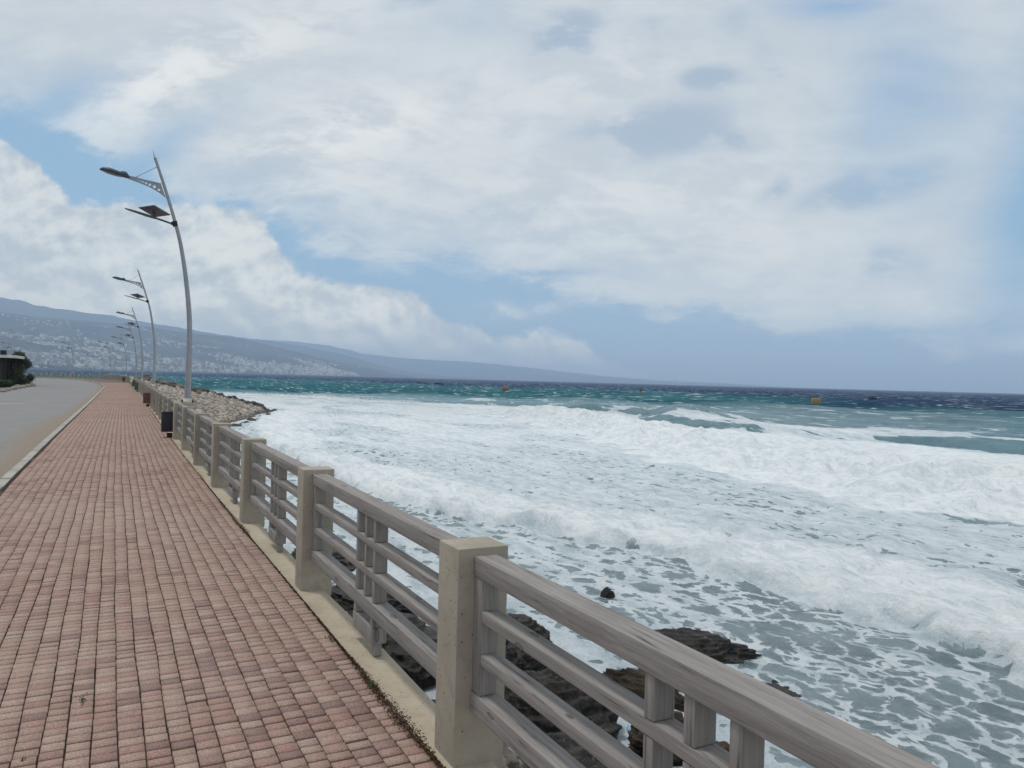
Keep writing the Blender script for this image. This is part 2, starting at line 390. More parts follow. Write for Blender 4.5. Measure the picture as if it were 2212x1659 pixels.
def deckz(s): return -.0022*np.clip(s, 0, 50)
def at(s, off=0.0):       # world xy at arclength s, off metres to the LEFT (landward)
    x = np.interp(s, seg, path[:, 0]); y = np.interp(s, seg, path[:, 1])
    tx = np.interp(s, seg, tan[:, 0]); ty = np.interp(s, seg, tan[:, 1]); l = np.hypot(tx, ty); tx = tx/l; ty = ty/l
    return x-ty*off, y+tx*off
def ang(s):               # rotation that turns +Y to the path direction
    tx = np.interp(s, seg, tan[:, 0]); ty = np.interp(s, seg, tan[:, 1]); return math.atan2(-tx, ty)
WS = [(-10, 2.68), (93, 2.68), (97, 2.85), (110, 3.2), (120, 3.5), (135, 4.2), (150, 4.6), (400, 4.6)]
def width(s): return np.interp(s, [a for a, b in WS], [b for a, b in WS])
def strip(name, s, o0, o1, z0, z1, mat_, attrs=None, cols=1, **kw):
    s = np.asarray(s, float); V_ = []
    for k in range(cols+1):
        q = k/cols; off = np.broadcast_to(o0*(1-q)+o1*q, s.shape); x, y = at(s, off); V_.append(np.c_[x, y, deckz(s)+z0*(1-q)+z1*q])
    V_ = np.stack(V_, 1); n, m_ = V_.shape[:2]
    i = np.arange(n-1)[:, None]*m_+np.arange(m_-1)[None]; f = np.stack([i, i+m_, i+m_+1, i+1], -1).reshape(-1, 4)
    return mesh_np(name, V_.reshape(-1, 3), f, mat_, attrs=attrs, **kw)

# bed under the pavers
ss_ = np.r_[np.arange(-8, 110, 1.0), np.arange(110, 330, 1.5)]
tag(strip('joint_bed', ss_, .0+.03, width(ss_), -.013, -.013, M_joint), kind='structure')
# pavers as real bricks
PW, PL = .1035, .0795
def pavers():
    v_all, a_all = [], []
    ncol = 26
    for c in range(44):
        s = -7.0+rng.random()*.05; L = []
        smin = -7.0
        smax = 118.0
        n = int((smax-smin)/PL)
        s0 = smin+np.arange(n)*PL+(.3*PL*(c % 2))*0+np.cumsum(rng.normal(0, .0016, n))*.35+rng.normal(0, .0022, n)+.016*math.sin(c*1.9)
        off0 = .035+c*PW
        mid = s0+PL/2
        ok = off0+PW < width(mid)-.01
        # wavy column line
        wobf = lambda cc: .005*np.sin(s0*.9+cc*1.3)+.003*np.sin(s0*3.1+cc*2.7)+.006*(vn(s0*2.2, np.full(n, cc*7.7))-.5)
        wob, wob2 = wobf(c), wobf(c+1)
        gap = .0010+.0030*vn(s0*1.3, np.full(n, c*3.3))**2
        gapr = .0027+.0014*rng.random(n)
        sa, sb = s0+gapr, s0+PL-gapr
        oa, ob = off0+wob+gap+rng.normal(0, .0009, n), off0+PW+wob2-gap*.6+rng.normal(0, .0009, n)
        sa, sb, oa, ob = sa[ok], sb[ok], oa[ok], ob[ok]; m_ = len(sa)
        if m_ == 0: continue
        h = rng.normal(0, .0012, m_)+.012*(vn(sa*.5, np.full(m_, c*.12))-.5); tl = rng.normal(0, .0010, m_)
        ch = .0068; cc2 = .0032
        corners = []
        for (ss2, oo, zz) in ((sa, oa, -.012), (sb, oa, -.012), (sb, ob, -.012), (sa, ob, -.012),
                              (sa+ch, oa+cc2, 0), (sb-ch, oa+cc2, 0), (sb-ch, ob-cc2, 0), (sa+ch, ob-cc2, 0)):
            x, y = at(ss2, oo); z = deckz(ss2)+zz+h+(tl*np.sign(ss2-(sa+sb)/2) if zz == 0 else 0)
            if zz == 0: z = z+rng.normal(0, .0006, m_)
            corners.append(np.c_[x, y, z])
        V_ = np.stack(corners, 1); v_all.append(V_.reshape(-1, 3))
        rc = rng.random((m_, 3)); rc = np.repeat(np.c_[rc, np.ones(m_)], 8, 0); rc[:, 3] = np.tile([0, 0, 0, 0, 1, 1, 1, 1], m_); a_all.append(rc)
    V_ = np.concatenate(v_all); A = np.concatenate(a_all); n = len(V_)//8
    F = np.array([(4, 5, 6, 7), (0, 1, 5, 4), (1, 2, 6, 5), (2, 3, 7, 6), (3, 0, 4, 7)])[:, ::-1]
    f = (np.arange(n)[:, None, None]*8+F[None]).reshape(-1, 4)
    return mesh_np('promenade_pavement', V_, f, M_pav, attrs={'brick': A})
tag(pavers(), kind='structure')
far = np.arange(117.9, 330, 1.5)
tag(strip('far_pavement', far, .03, width(far), .001, .001, M_pav, attrs={'brick': np.full((len(far)*2, 4), .4)}), kind='structure')

# kerb: one stone per metre, both joined in one strip object
kb = MB()
for i, s in enumerate(np.arange(-7, 300, .95)):
    a0, a1 = s+.006, s+.944
    o0, o1 = width(s)+.006, width(s)+.135
    q = [at(a0, o0), at(a1, width(s+.95)+.006), at(a1, width(s+.95)+.135), at(a0, o1)]; dz = float(deckz(s)); jt = random.uniform(-.006, .006)
    v = [(x, y, dz-.20) for x, y in q]+[(x, y, dz+.008+jt) for x, y in q]
    kb.add(v, [(3, 2, 1, 0), (4, 5, 6, 7), (0, 1, 5, 4), (1, 2, 6, 5), (2, 3, 7, 6), (3, 0, 4, 7)])
tag(kb.obj('kerb', M_kerb), kind='structure')

# road
rs = np.r_[np.arange(-8, 60, .5), np.arange(60, 330, 2.0)]
NC = 24; qd = (np.arange(NC+1)/NC)**1.6*9.5
def road():
    V_ = []; E_ = []
    for s in rs:
        wd = float(width(s)); 
        e0 = 1.1+.9*math.exp(-((s-26)/9.0)**2)
        for q in qd:
            o = wd+.13+q
            if s > 100: o = min(o, wd+.13+q*.8)
            x, y = at(s, o); V_.append((float(x), float(y), float(deckz(s))-.13-.01*q)); E_.append(max(0, 1-q/e0))
    V_ = np.array(V_); m_ = NC+1; n = len(rs)
    i = np.arange(n-1)[:, None]*m_+np.arange(NC)[None]; f = np.stack([i, i+m_, i+m_+1, i+1], -1).reshape(-1, 4)
    return mesh_np('road', V_, f, M_road, attrs={'edge': np.array(E_)})
tag(road(), kind='structure')
# white line across the far part of the road
pm = MB(); pm.add([(-7.3, 48.85, -.318), (-4.05, 48.0, -.292), (-4.05, 48.28, -.290), (-7.3, 49.13, -.316)], [(0, 1, 2, 3)])
# lift just above the road surface
zz = lambda x: float(deckz(48))-.13-.01*max(0, (1.74-2.68-.13-x))+.005
pm.v = [(x, y, zz(x)) for x, y, z in pm.v]
tag(pm.obj('road_marking', M_paint), kind='structure')
# ground beyond the road, bounded by the shore
gv = []; gs = np.r_[np.arange(-60, 200, 10.0), np.arange(200, 330, 6.0)]
for s in gs:
    if s < -8: x, y = 1.33-.1, s
    else: x, y = at(s, .15)
    gv += [(float(x), float(y), -.62), (-900.0, float(y)*1.0 if s < 200 else 200+(float(y)-200)*1.0, -.62)]
gf = [(2*i, 2*i+2, 2*i+3, 2*i+1) for i in range(len(gs)-1)]
tag(mesh_np('ground', np.array(gv), gf, M_ground), kind='structure')

# sea wall: flat concrete coping beside the pavers and the face that drops to the rocks
sw = np.r_[np.arange(-8, 60, .6), np.arange(60, 300, 2.0)]
V_ = []
prof = [(.028, -.03), (.022, .002), (-.185, -.003), (-.203, -.016), (-.205, -.42), (-.27, -.46), (-.30, -4.2)]
for o, z in prof:
    x, y = at(sw, np.full(sw.shape, o)+.006*np.sin(sw*2.3+z*9)*(1 if o < 0 else .3)); V_.append(np.c_[x, y, deckz(sw)+z])
V_ = np.stack(V_, 1); n, m_ = V_.shape[:2]; i = np.arange(n-1)[:, None]*m_+np.arange(m_-1)[None]
f = np.stack([i, i+1, i+m_+1, i+m_], -1).reshape(-1, 4)
tag(mesh_np('sea_wall', V_.reshape(-1, 3), f, M_cap), 'beige concrete sea wall coping running under the railing posts above the rocks', 'wall')
# dark moss and dirt in the joint between pavers and coping
def moss():
    v, f = [], []
    for s in np.arange(.5, 45, .0045):
        wdt = .012+.055*max(0, fbm(np.array(s*.8), np.array(3.1), 3)-.42)*3*(1 if s < 16 else .4)
        if random.random() > (.9 if s < 14 else .3): continue
        for k in range(5 if s < 9 else 2):
            o = random.gauss(.034, wdt*.32); sz = random.uniform(.003, .008); x, y = at(s+random.uniform(-.01, .01), o); a = random.uniform(0, 6.28)
            z = float(deckz(s))+.001; b = len(v); h = random.uniform(.001, .007)
            v += [(x+math.cos(a)*sz, y+math.sin(a)*sz, z), (x+math.cos(a+2.1)*sz, y+math.sin(a+2.1)*sz, z), (x+math.cos(a+4.2)*sz, y+math.sin(a+4.2)*sz, z), (x+random.uniform(-.005, .005), y, z+h)]
            f += [(b, b+1, b+3), (b+1, b+2, b+3), (b+2, b, b+3)]
    return mesh_np('moss', np.array(v), f, plain('dry_moss', (.060, .036, .022), .95, .1, 0, .5, 30))
tag(moss(), 'dry brown moss in the joint between pavers and coping', 'moss', kind='stuff')
def weeds():
    v, f = [], []
    for (cx, cy, n, r) in ((-.095, 4.43, 20, .035), (-.30, 3.86, 8, .018), (1.27, 4.85, 24, .03), (1.28, 4.02, 24, .03), (1.27, 3.62, 10, .035)):
        for k in range(n):
            x = cx+random.gauss(0, r*.25); y = cy+random.gauss(0, r); a = random.uniform(0, 6.28); l = random.uniform(.003, .008); b = len(v)
            dx, dy = math.cos(a), math.sin(a)
            v += [(x-dy*.003, y+dx*.003, -.004), (x+dy*.003, y-dx*.003, -.004), (x+dx*l+dy*.003, y+dy*l-dx*.003, .004+l), (x+dx*l*1.5, y+dy*l*1.5, .003+l*.6)]
            f += [(b, b+1, b+2), (b, b+2, b+3)]
    return mesh_np('weeds', np.array(v), f, plain('weed_leaf', (.06, .09, .03), .8, .2, 0, .4, 40))
tag(weeds(), 'tiny green weeds sprouting between the brick pavers', 'weeds', kind='stuff')

# ------------------------------------------------------------------ railing: one long fence with posts and panels
fence = empty('promenade_railing', (1.34, 3.04, 0))
tag(fence, 'long railing of concrete posts and weathered grey timber rails along the sea edge', 'railing')
BAY = 3.02; PY = .22
LAMPK = {7: 0, 15: 1, 24: 2, 32: 3, 42: 4, 50: 5, 56: 6, 62: 7}
NP = 90
def post_mesh(dx, dy, top):
    m_ = MB(); m_.box(0, dx, 0, dy, -.06, top, .010); return m_
pm1 = post_mesh(.245, PY, .95).obj('post', M_post, fence, True)
plm = post_mesh(.50, .34, .93).obj('plinth', M_post, fence, True)
def put(o, s, off, rz=None):
    x, y = at(s, off); o.matrix_parent_inverse = fence.matrix_basis.inverted()
    o.location = (float(x), float(y), float(deckz(s))); o.rotation_euler = (0, 0, ang(s) if rz is None else rz)
def s_of(k): return 3.04+(k-1)*BAY
first = {'post': True, 'plinth': True}
for k in range(-1, NP):
    src = plm if k in LAMPK else pm1; nm = 'plinth' if k in LAMPK else 'post'
    if first[nm]: o = src; first[nm] = False
    else: o = src.copy(); C.objects.link(o); o.parent = fence
    put(o, s_of(k), -.006)
    if nm == 'post': o.location.z += random.uniform(-.006, .004); o.rotation_euler.z += random.uniform(-.012, .012); o.rotation_euler.x = random.uniform(-.004, .004)
# panel, local: origin at the far face of post k on the promenade side, +Y along the fence, x to sea
LP = BAY-PY+.012
X0, X1 = .085, .168
def rails(mb, L, toprail=False, mids=True):
    if toprail: mb.box(.080, .190, 0, L, .825, .908, .007)
    if mids:
        mb.box(X0, X1, .085, L-.085, .640, .688, .005); mb.box(X0, X1, .085, L-.085, .455, .502, .005)
        mb.box(.075, .178, 0, L, .235, .320, .007)
    return mb
def stile(mb, y0, y1): return mb.box(X0, X1, y0, y1, .322, .823, .004)
B0 = (1.02, 1.195, 1.37)
def bal(mb, y, far_=False):
    mb.box(X0+.002, X1-.002, y, y+.045, .690, .823, .003); mb.box(X0+.002, X1-.002, y, y+.045, .504, .638, .003); mb.box(X0+.002, X1-.002, y, y+.045, .322, .453, .003); return mb
def foot(mb, y0, y1):
    mb.box(X0-.004, X1-.002, y0, y0+.048, .175, .233, .003); mb.box(X0-.004, X1-.002, y1, y1+.048, .175, .233, .003)
    mb.box(X0-.008, X1+.002, y0-.004, y1+.052, .075, .173, .005)
    mb.box(X0+.01, X1-.02, y0+.01, y0+.05, .0, .074, .003); return mb
y0 = 1.20; Y = [y0, y0+.178, y0+.355]
near_src = dict(
    panel=rails(MB(), LP).obj('rail_panel', M_wy, None, True))
par = near_src['panel']
near_src['top'] = rails(MB(), LP, True, False).obj('top_rail', M_wy, par, True)
near_src['bal'] = [bal(MB(), yy).obj('baluster', M_wz, par, True) for yy in Y]
near_src['st'] = [stile(MB(), a_, a_+.081).obj('end_stile', M_wz, par, True) for a_ in (.002, LP-.083)]
near_src['foot'] = foot(MB(), Y[0], Y[2]).obj('foot_block', M_wz, par, True)
far_mb = stile(stile(rails(MB(), LP, True), 0.002, .083), LP-.083, LP-.002)
for yy in Y: bal(far_mb, yy)
foot(far_mb, Y[0], Y[2]); farp = far_mb.obj('rail_panel', M_wy, None, False)
fn = True; ff = True
for k in range(-1, NP-1):
    s = s_of(k)+(.334 if k in LAMPK else PY-.006)
    if k < 20:
        if fn: o = par; kids = []
        else:
            o = par.copy(); C.objects.link(o)
            for ch in [near_src['top'], near_src['foot']]+near_src['bal']+near_src['st']:
                c2 = ch.copy(); C.objects.link(c2); c2.parent = o
        fn = False
    else:
        o = farp if ff else farp.copy()
        if not ff: C.objects.link(o)
        ff = False
    o.parent = fence
    e = s_of(k+1)
    xa, ya = at(s, 0); xb, yb = at(e, 0); rz = math.atan2(-(xb-xa), yb-ya)
    put(o, s, 0, rz)
    o.scale = (1, (math.hypot(xb-xa, yb-ya)+.004)/LP, 1)

# ------------------------------------------------------------------ street lamps
M_pole = plain('grey_lamp_paint', (.30, .31, .33), .5, .4, .2, .12, 3)
M_dark = plain('dark_lamp_housing', (.065, .075, .10), .5, .4, 0, .2, 8)
M_flange = plain('pale_base_flange', (.46, .45, .37), .7, .3, 0, .2, 12)
M_black = plain('black_metal', (.012, .012, .016), .55, .4, 0, .3, 12)
M_pv = plain('solar_cell', (.10, .11, .14), .35, .5, 0, .2, 12)
def crom(pts, n=5):
    P_ = [Vector(p) for p in pts]; P_ = [2*P_[0]-P_[1]]+P_+[2*P_[-1]-P_[-2]]; o = []
    for i in range(1, len(P_)-2):
        a, b, c, d_ = P_[i-1:i+3]
        for k in range(n):
            q = k/n; o.append(.5*((2*b)+(-a+c)*q+(2*a-5*b+4*c-d_)*q*q+(-a+3*b-3*c+d_)*q**3))
    o.append(P_[-2]); return o
def lamp():
    r = empty('street_lamp')
    pp = crom([(0, 0, .03), (.015, 0, .8), (.02, 0, 1.5), (0, 0, 2.2), (-.085, 0, 3.05), (-.21, 0, 3.85), (-.34, 0, 4.42), (-.62, 0, 5.35), (-.875, 0, 6.11)])
    MB().tube(pp, [.078-.046*i/(len(pp)-1) for i in range(len(pp))], 16).obj('pole', M_pole, r, True)
    tp = MB(); tp.tube([(-.870, 0, 6.09), (-.88, 0, 6.13)], .037, 14); tp.tube([(-.88, 0, 6.12), (-.905, 0, 6.19), (-.94, 0, 6.32)], [.018, .011, .002], 10); tp.obj('finial', M_pole, r, True)
    fl = MB(); fl.tube([(0, 0, 0), (0, 0, .035), (0, 0, .05), (0, 0, .115)], [.15, .15, .125, .088], 20); fl.obj('base_flange', M_flange, r, True)
    for a in (45, 135, 225, 315):
        x, y = .175*math.cos(rad(a)), .13*math.sin(rad(a)); MB().tube([(x, y, 0), (x, y, .07)], [.02, .016], 8).obj('anchor_bolt', M_black, r, True)
    # perforated bracket: plate with round holes, cut as radial strips around each hole
    import bmesh
    top = [(-.735, 5.50), (-.86, 5.515), (-1.0, 5.53), (-1.15, 5.55), (-1.30, 5.575), (-1.45, 5.59)]
    bot = [(-.62, 5.18), (-.74, 5.265), (-.86, 5.335), (-1.0, 5.40), (-1.15, 5.445), (-1.30, 5.49), (-1.45, 5.525)]
    holes = [(-1.255, 5.522, .011), (-1.205, 5.507, .014), (-1.145, 5.492, .020), (-1.072, 5.470, .025), (-.985, 5.445, .031), (-.882, 5.408, .038), (-.775, 5.345, .030)]
    bm = bmesh.new(); edges = []
    def loop(ps):
        vs = [bm.verts.new((x, -.008, z)) for x, z in ps]
        for a, b in zip(vs, vs[1:]+vs[:1]): edges.append(bm.edges.new((a, b)))
    loop(top+bot[::-1])
    for x, z, q in holes: loop([(x+q*math.cos(2*math.pi*k/12), z+q*math.sin(2*math.pi*k/12)) for k in range(12)])
    res = bmesh.ops.triangle_fill(bm, edges=edges, use_beauty=True, use_dissolve=False)
    fs = bm.faces[:]
    for fc2 in fs:
        c = fc2.calc_center_median()
        if any((c.x-x)**2+(c.z-z)**2 < (q*.8)**2 for x, z, q in holes): bm.faces.remove(fc2)
    ex = bmesh.ops.extrude_face_region(bm, geom=bm.faces[:]); 
    for g in ex['geom']:
        if isinstance(g, bmesh.types.BMVert): g.co.y += .016
    bmesh.ops.recalc_face_normals(bm, faces=bm.faces[:])
    me = bpy.data.meshes.new('bracket'); bm.to_mesh(me); bm.free(); me.materials.append(M_pole)
    bo = bpy.data.objects.new('bracket', me); C.objects.link(bo); bo.parent = r
    MB().tube([(x, 0, z+.004) for x, z in [(-.72, 5.497)]+top[1:]], .013, 8).tube([(x, 0, z) for x, z in bot], .011, 8).obj('bracket_rim', M_pole, bo, True)
    MB().tube([(-.81, 0, 5.93), (-1.31, 0, 5.585)], .008, 8).obj('stay_rod', M_pole, r, True)
    # cobra head luminaire (lofted ellipses along x)
    def loft(prof, n=14):
        m_ = MB(); b = len(m_.v)
        for (x, zc, hh, wy) in prof: m_.v += [(x, wy*math.cos(2*math.pi*k/n), zc+hh*(math.sin(2*math.pi*k/n) if math.sin(2*math.pi*k/n) > 0 else .75*math.sin(2*math.pi*k/n))) for k in range(n)]
        for i in range(len(prof)-1):
            for k in range(n): a = i*n+k; b2 = i*n+(k+1) % n; m_.f.append((a, b2, b2+n, a+n))
        m_.f.append(tuple(range(n))[::-1]); m_.f.append(tuple((len(prof)-1)*n+k for k in range(n))); return m_
    lum = loft([(-1.44, 5.555, .035, .04), (-1.47, 5.575, .06, .07), (-1.52, 5.605, .088, .10), (-1.60, 5.615, .085, .115), (-1.66, 5.618, .062, .12), (-1.78, 5.640, .072, .14), (-1.90, 5.662, .078, .145), (-2.0, 5.675, .062, .12), (-2.07, 5.672, .035, .07), (-2.10, 5.668, .008, .02)]).obj('lamp_head', M_dark, r, True)
    loft([(-1.60, 5.560, .02, .08), (-1.75, 5.582, .03, .11), (-1.92, 5.615, .03, .11), (-2.03, 5.645, .016, .06)]).obj('lens', plain('dull_lens', (.16, .17, .19), .3, .5), lum, True)
    # solar light below
    MB().tube([(-.375, 0, 4.47), (-.40, 0, 4.60)], .062, 14).box(-.48, -.43, -.03, .03, 4.50, 4.57).obj('clamp', M_black, r, True)
    arm = MB().tube([(-.44, 0, 4.525), (-.84, 0, 4.63), (-.95, 0, 4.655)], [.024, .024, .022], 10).obj('solar_lamp_arm', M_dark, r, True)
    hd = MB(); b = []
    for (x, z, hh, wy) in [(-.84, 4.62, .03, .04), (-.90, 4.64, .04, .07), (-1.05, 4.675, .042, .09), (-1.20, 4.71, .032, .09), (-1.40, 4.755, .022, .08), (-1.53, 4.785, .012, .05)]:
        hd.v += [(x, -wy, z-hh*.5), (x, wy, z-hh*.5), (x, wy, z+hh*.5), (x, -wy, z+hh*.5)]
    for i in range(5):
        for k in range(4): a = i*4+k; b2 = i*4+(k+1) % 4; hd.f.append((a, b2, b2+4, a+4))
    hd.f += [(3, 2, 1, 0), (20, 21, 22, 23)]; hd.obj('solar_lamp_head', M_dark, r)
    MB().box(-.905, -.885, -.03, .03, 4.65, 4.79).box(-.86, -.84, -.03, .03, 4.64, 4.79).obj('panel_bracket', M_black, r)
    c = Vector((-.865, 0, 4.80)); a = Vector((-.36, .02, .05)); b_ = Vector((-.02, -.32, .085)); nrm = a.cross(b_).normalized()*.014
    nrm = nrm if nrm.z > 0 else -nrm
    cr = [c+a, c+b_, c-a, c-b_]
    m_ = MB(); m_.add([q-nrm for q in cr]+[q+nrm for q in cr], [(0, 1, 2, 3), (7, 6, 5, 4), (0, 4, 5, 1), (1, 5, 6, 2), (2, 6, 7, 3), (3, 7, 4, 0)]); sp = m_.obj('solar_panel', M_pv, r)
    fr = MB(); 
    for i in range(4): fr.tube([cr[i], cr[(i+1) % 4]], .012, 6)
    fr.obj('panel_frame', M_pole, sp)
    return r
L0 = lamp()
def copy_tree(o, parent=None):
    c = o.copy(); C.objects.link(c); c.parent = parent
    for ch in [x for x in bpy.data.objects if x.parent == o]: copy_tree(ch, c)
    return c
lamp_labels = ['nearest and tallest street lamp, standing on a concrete plinth beside the black litter bin', 'second nearest street lamp, between the tallest pole and the thin cluster beyond it',
               'third street lamp in the row, its tip just below the solar light of the second', 'fourth street lamp, its pole almost overlapping the third one',
               'fifth street lamp, standing where the railing starts to curve left', 'sixth street lamp, left of the cluster against the hillside town',
               'seventh street lamp, standing alone above the far curve of the railing', 'farthest street lamp, half hidden behind the restaurant shrubs']
for k, i in sorted(LAMPK.items()):
    o = L0 if i == 0 else copy_tree(L0)
    s = s_of(k)+.17; off = [-.32, -.32, -.32, -.32, -.4, -.4, -.3, -.3][i]
    x, y = at(s, off); o.location = (float(x), float(y), float(deckz(s))+.93); o.rotation_euler = (0, 0, ang(s)*.35+random.uniform(-.03, .03))
    tag(o, lamp_labels[i], 'street lamp', 'curved lamps along the railing')

# ------------------------------------------------------------------ litter bins hung inside the railing
def bin_(name, s, mat_, label, w_=.32, h_=.51, z0=.15):
    x, y = at(s, .09); r = empty(name, (float(x), float(y), float(deckz(s))), ang(s)); tag(r, label, 'litter bin', 'litter bins on the railing')
    b = MB(); b.box(-w_/2, w_/2, -.16, .16, z0, z0+h_-.03, .012); b.obj('bin_body', mat_, r, True)
    rm = MB()
    for a0, a1, b0, b1 in ((-w_/2-.008, w_/2+.008, -.168, -.145), (-w_/2-.008, w_/2+.008, .145, .168), (-w_/2-.008, -w_/2+.015, -.145, .145), (w_/2-.015, w_/2+.008, -.145, .145)): rm.box(a0, a1, b0, b1, z0+h_-.03, z0+h_)
    rm.obj('rim', mat_, r)
    MB().box(w_/2+.002, w_/2+.03, -.02, .02, z0+.36, z0+.40).box(w_/2+.002, w_/2+.03, -.02, .02, z0+.08, z0+.12).obj('mounting_bracket', M_black, r)
    MB().box(-.02, .11, -.05, .06, 0, z0-.035, .006).obj('base_foot', M_black, r)
bin_('litter_bin', 21.9, plain('black_bin', (.024, .024, .036), .55, .35, 0, .25, 10), 'black square litter bin hung on the railing beside the nearest lamp post')
bin_('litter_bin', 42.0, plain('rust_bin', (.13, .065, .045), .8, .2, 0, .3, 14), 'rusty brown litter bin on the railing below the second lamp')
GB = plain('green_bin', (.065, .10, .085), .6, .3, 0, .2, 10)
bin_('litter_bin', 71.0, GB, 'grey green litter bin, nearer of the green pair at the railing', .36, .62)
bin_('litter_bin', 85.0, GB, 'dark green litter bin, farther of the green pair at the railing', .36, .62)
bin_('litter_bin', 124, bpy.data.materials['rust_bin'], 'small reddish brown litter bin at the far curve of the railing', .4, .6)

# ------------------------------------------------------------------ rocks
import bmesh
def ico(sub):
    bm = bmesh.new(); bmesh.ops.create_icosphere(bm, subdivisions=sub, radius=1); v = np.array([q.co[:] for q in bm.verts]); f = np.array([[q.index for q in fc.verts] for fc in bm.faces]); bm.free(); return v, f
def rock(name, loc, size, rz, mat_, seed, label, cat='rock', group=None, sub=4, rough=.45, tilt=0):
    v, f = ico(sub); x, y, z = v.T
    N3 = lambda k, o_=5, g=.55: (fbm(x*k+seed*7.1, y*k+seed*3.7, o_, g)+fbm(y*k+seed*1.9+9, z*k+seed*5.3, o_, g)+fbm(z*k+seed*4.1+20, x*k+seed*2.3, o_, g))/3-.5
    rg = 1-np.abs(N3(1.6, 5))*7
    k = 1+rough*2.0*N3(.9, 3)+.20*(rg-.5)+.30*N3(3.2, 5, .6)
    q = v*k[:, None]
    # sloping strata cut steps into the rock
    h = q[:, 2]+.35*q[:, 0]*math.sin(seed)+.2*q[:, 1]+1.1*N3(1.1, 3); st = 4.3; fr = h*st-np.floor(h*st); q[:, 2] += (sstep(.0, .55, fr)-fr)/st*.7
    q[:, :2] *= (1+.10*(fr-.5))[:, None]
    o = q*np.array(size)
    ob = mesh_np(name, np.array(o), f, mat_); ob.location = loc; ob.rotation_euler = (tilt, tilt*.6, rz)
    if sub >= 9: ob.data.polygons.foreach_set('use_smooth', np.ones(len(ob.data.polygons), dtype=bool))
    return tag(ob, label, cat, group)
SEA = -3.0
RK = [('sea_rock', (9.05, 10.5, -3.12), (.60, 1.15, .40), .9, M_rock, 'long dark rock breaking the foam beyond the near rail, farthest out'),
      ('sea_rock', (9.75, 13.9, -3.05), (.16, .16, .22), .3, M_rock, 'tiny lone dark rock poking out of the foamy water'),
      ('sea_rock', (7.2, 9.35, -3.05), (.20, .90, .36), .35, M_weedrock, 'narrow brown weedy rock ridge lying between the two upper rails'),
      ('sea_rock', (8.05, 9.2, -3.12), (.30, .95, .36), .45, M_weedrock, 'brown weed covered rock just inside the longest dark rock'),
      ('sea_rock', (6.35, 12.2, -3.05), (.38, .80, .44), .7, M_rock, 'jagged black rock beside the nearest post, beyond the second rail'),
      ('sea_rock', (5.45, 8.9, -3.0), (.62, .80, .60), .5, M_rock, 'big black rock with pale yellow top seen between the near rails'),
      ('sea_rock', (4.8, 7.2, -3.05), (.75, .85, .58), 1.2, M_rock, 'broad black rock low behind the bottom rail near the nearest post'),
      ('sea_rock', (6.35, 7.75, -3.0), (.50, .42, .40), .2, M_weedrock, 'ochre topped rock beside the white trapped foam'),
      ('sea_rock', (6.6, 6.9, -3.1), (.38, .62, .34), -.5, M_weedrock, 'low brown rock with water running over it near the balusters'),
      ('sea_rock', (9.2, 8.6, -3.24), (.60, .60, .28), .5, M_rock, 'nearly submerged flat dark rock washed by foam on the right'),
      ('sea_rock', (6.2, 10.9, -3.0), (.42, .5, .42), 0, M_rock, 'squat black rock in the pool behind the nearest post'),
      ('sea_rock', (4.2, 12.0, -2.9), (.9, 1.2, .52), .2, M_rock, 'rough dark rock below the second panel, just left of the nearest post'),
      ('sea_rock', (4.9, 15.5, -3.05), (.8, 1.3, .42), .4, M_rock, 'flat black rock seen through the balusters of the second panel'),
      ('sea_rock', (5.0, 19.5, -3.1), (.9, 1.3, .40), .1, M_rock, 'streaky black rock seen through the third panel'),
      ('foundation_stone', (1.84, 4.2, -.66), (.32, .55, .26), .1, M_stone, 'pale yellow foundation stone under the coping edge left of the nearest post')]
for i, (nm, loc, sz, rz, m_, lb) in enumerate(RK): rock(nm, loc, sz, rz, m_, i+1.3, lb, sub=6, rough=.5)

# rocky shore terrain (dark shelf and rising to the pale stone bank)
def shore_z(x, y):
    xf = np.interp(y, path[:, 1][:190], path[:, 0][:190])
    # dark shelf, near part
    reach = 3.9+1.2*fbm(y*.45, y*0+2, 3)+np.interp(y, [0, 6, 9, 14, 20, 30, 40], [.2, .5, .3, .1, -.2, -.8, -1.4])
    tt = (x-xf)/reach
    z1 = -2.64-.95*np.clip(tt, 0, 3)**.8
    rid = np.abs(fbm(x*.75+.3*y, y*.9, 4)-.5)*2
    z1 = z1+1.25*(.27-rid)+.42*(fbm(x*2.6, y*2.6, 5, .6)-.5)
    hs = (z1+.25*x+.1*y+.8*fbm(x*.8, y*.8, 3))*4.0; fr = hs-np.floor(hs); z1 = z1+(sstep(0, .5, fr)-fr)/4.0*.7
    z1 = np.where(tt > 1.15, z1-(tt-1.15)*1.5, z1)
    # pale bank
    xr = np.array([0, 3.5, 5, 6.2, 7.6, 11, 14.4, 17, 18.5, 25]); zr = np.interp(x, xr, [.75, .65, .4, .1, -.25, -1.1, -1.85, -2.65, -3.4, -5])
    ys = np.interp(x, [0, 2, 5, 8, 10, 14, 17, 19], [36, 46, 58, 69, 75, 88, 98, 102])+3*(fbm(x*.5, y*.05, 2)-.5)
    q = (y-ys)/(100-ys+1e-3); z2 = -3.25+(zr+3.25)*np.clip(q, 0, 1)**.62
    z2 = np.where(q < 0, -3.25+q*2.5, z2)
    z2 = z2-np.clip(y-101, 0, 100)*.16
    z2 = z2+.22*(fbm(x*.7, y*.7, 4)-.5)*np.clip(q*3+.5, .3, 1)
    z = np.maximum(z1, z2)
    z = np.where(y > 40, np.maximum(z2, -6), z)
    return z, z2
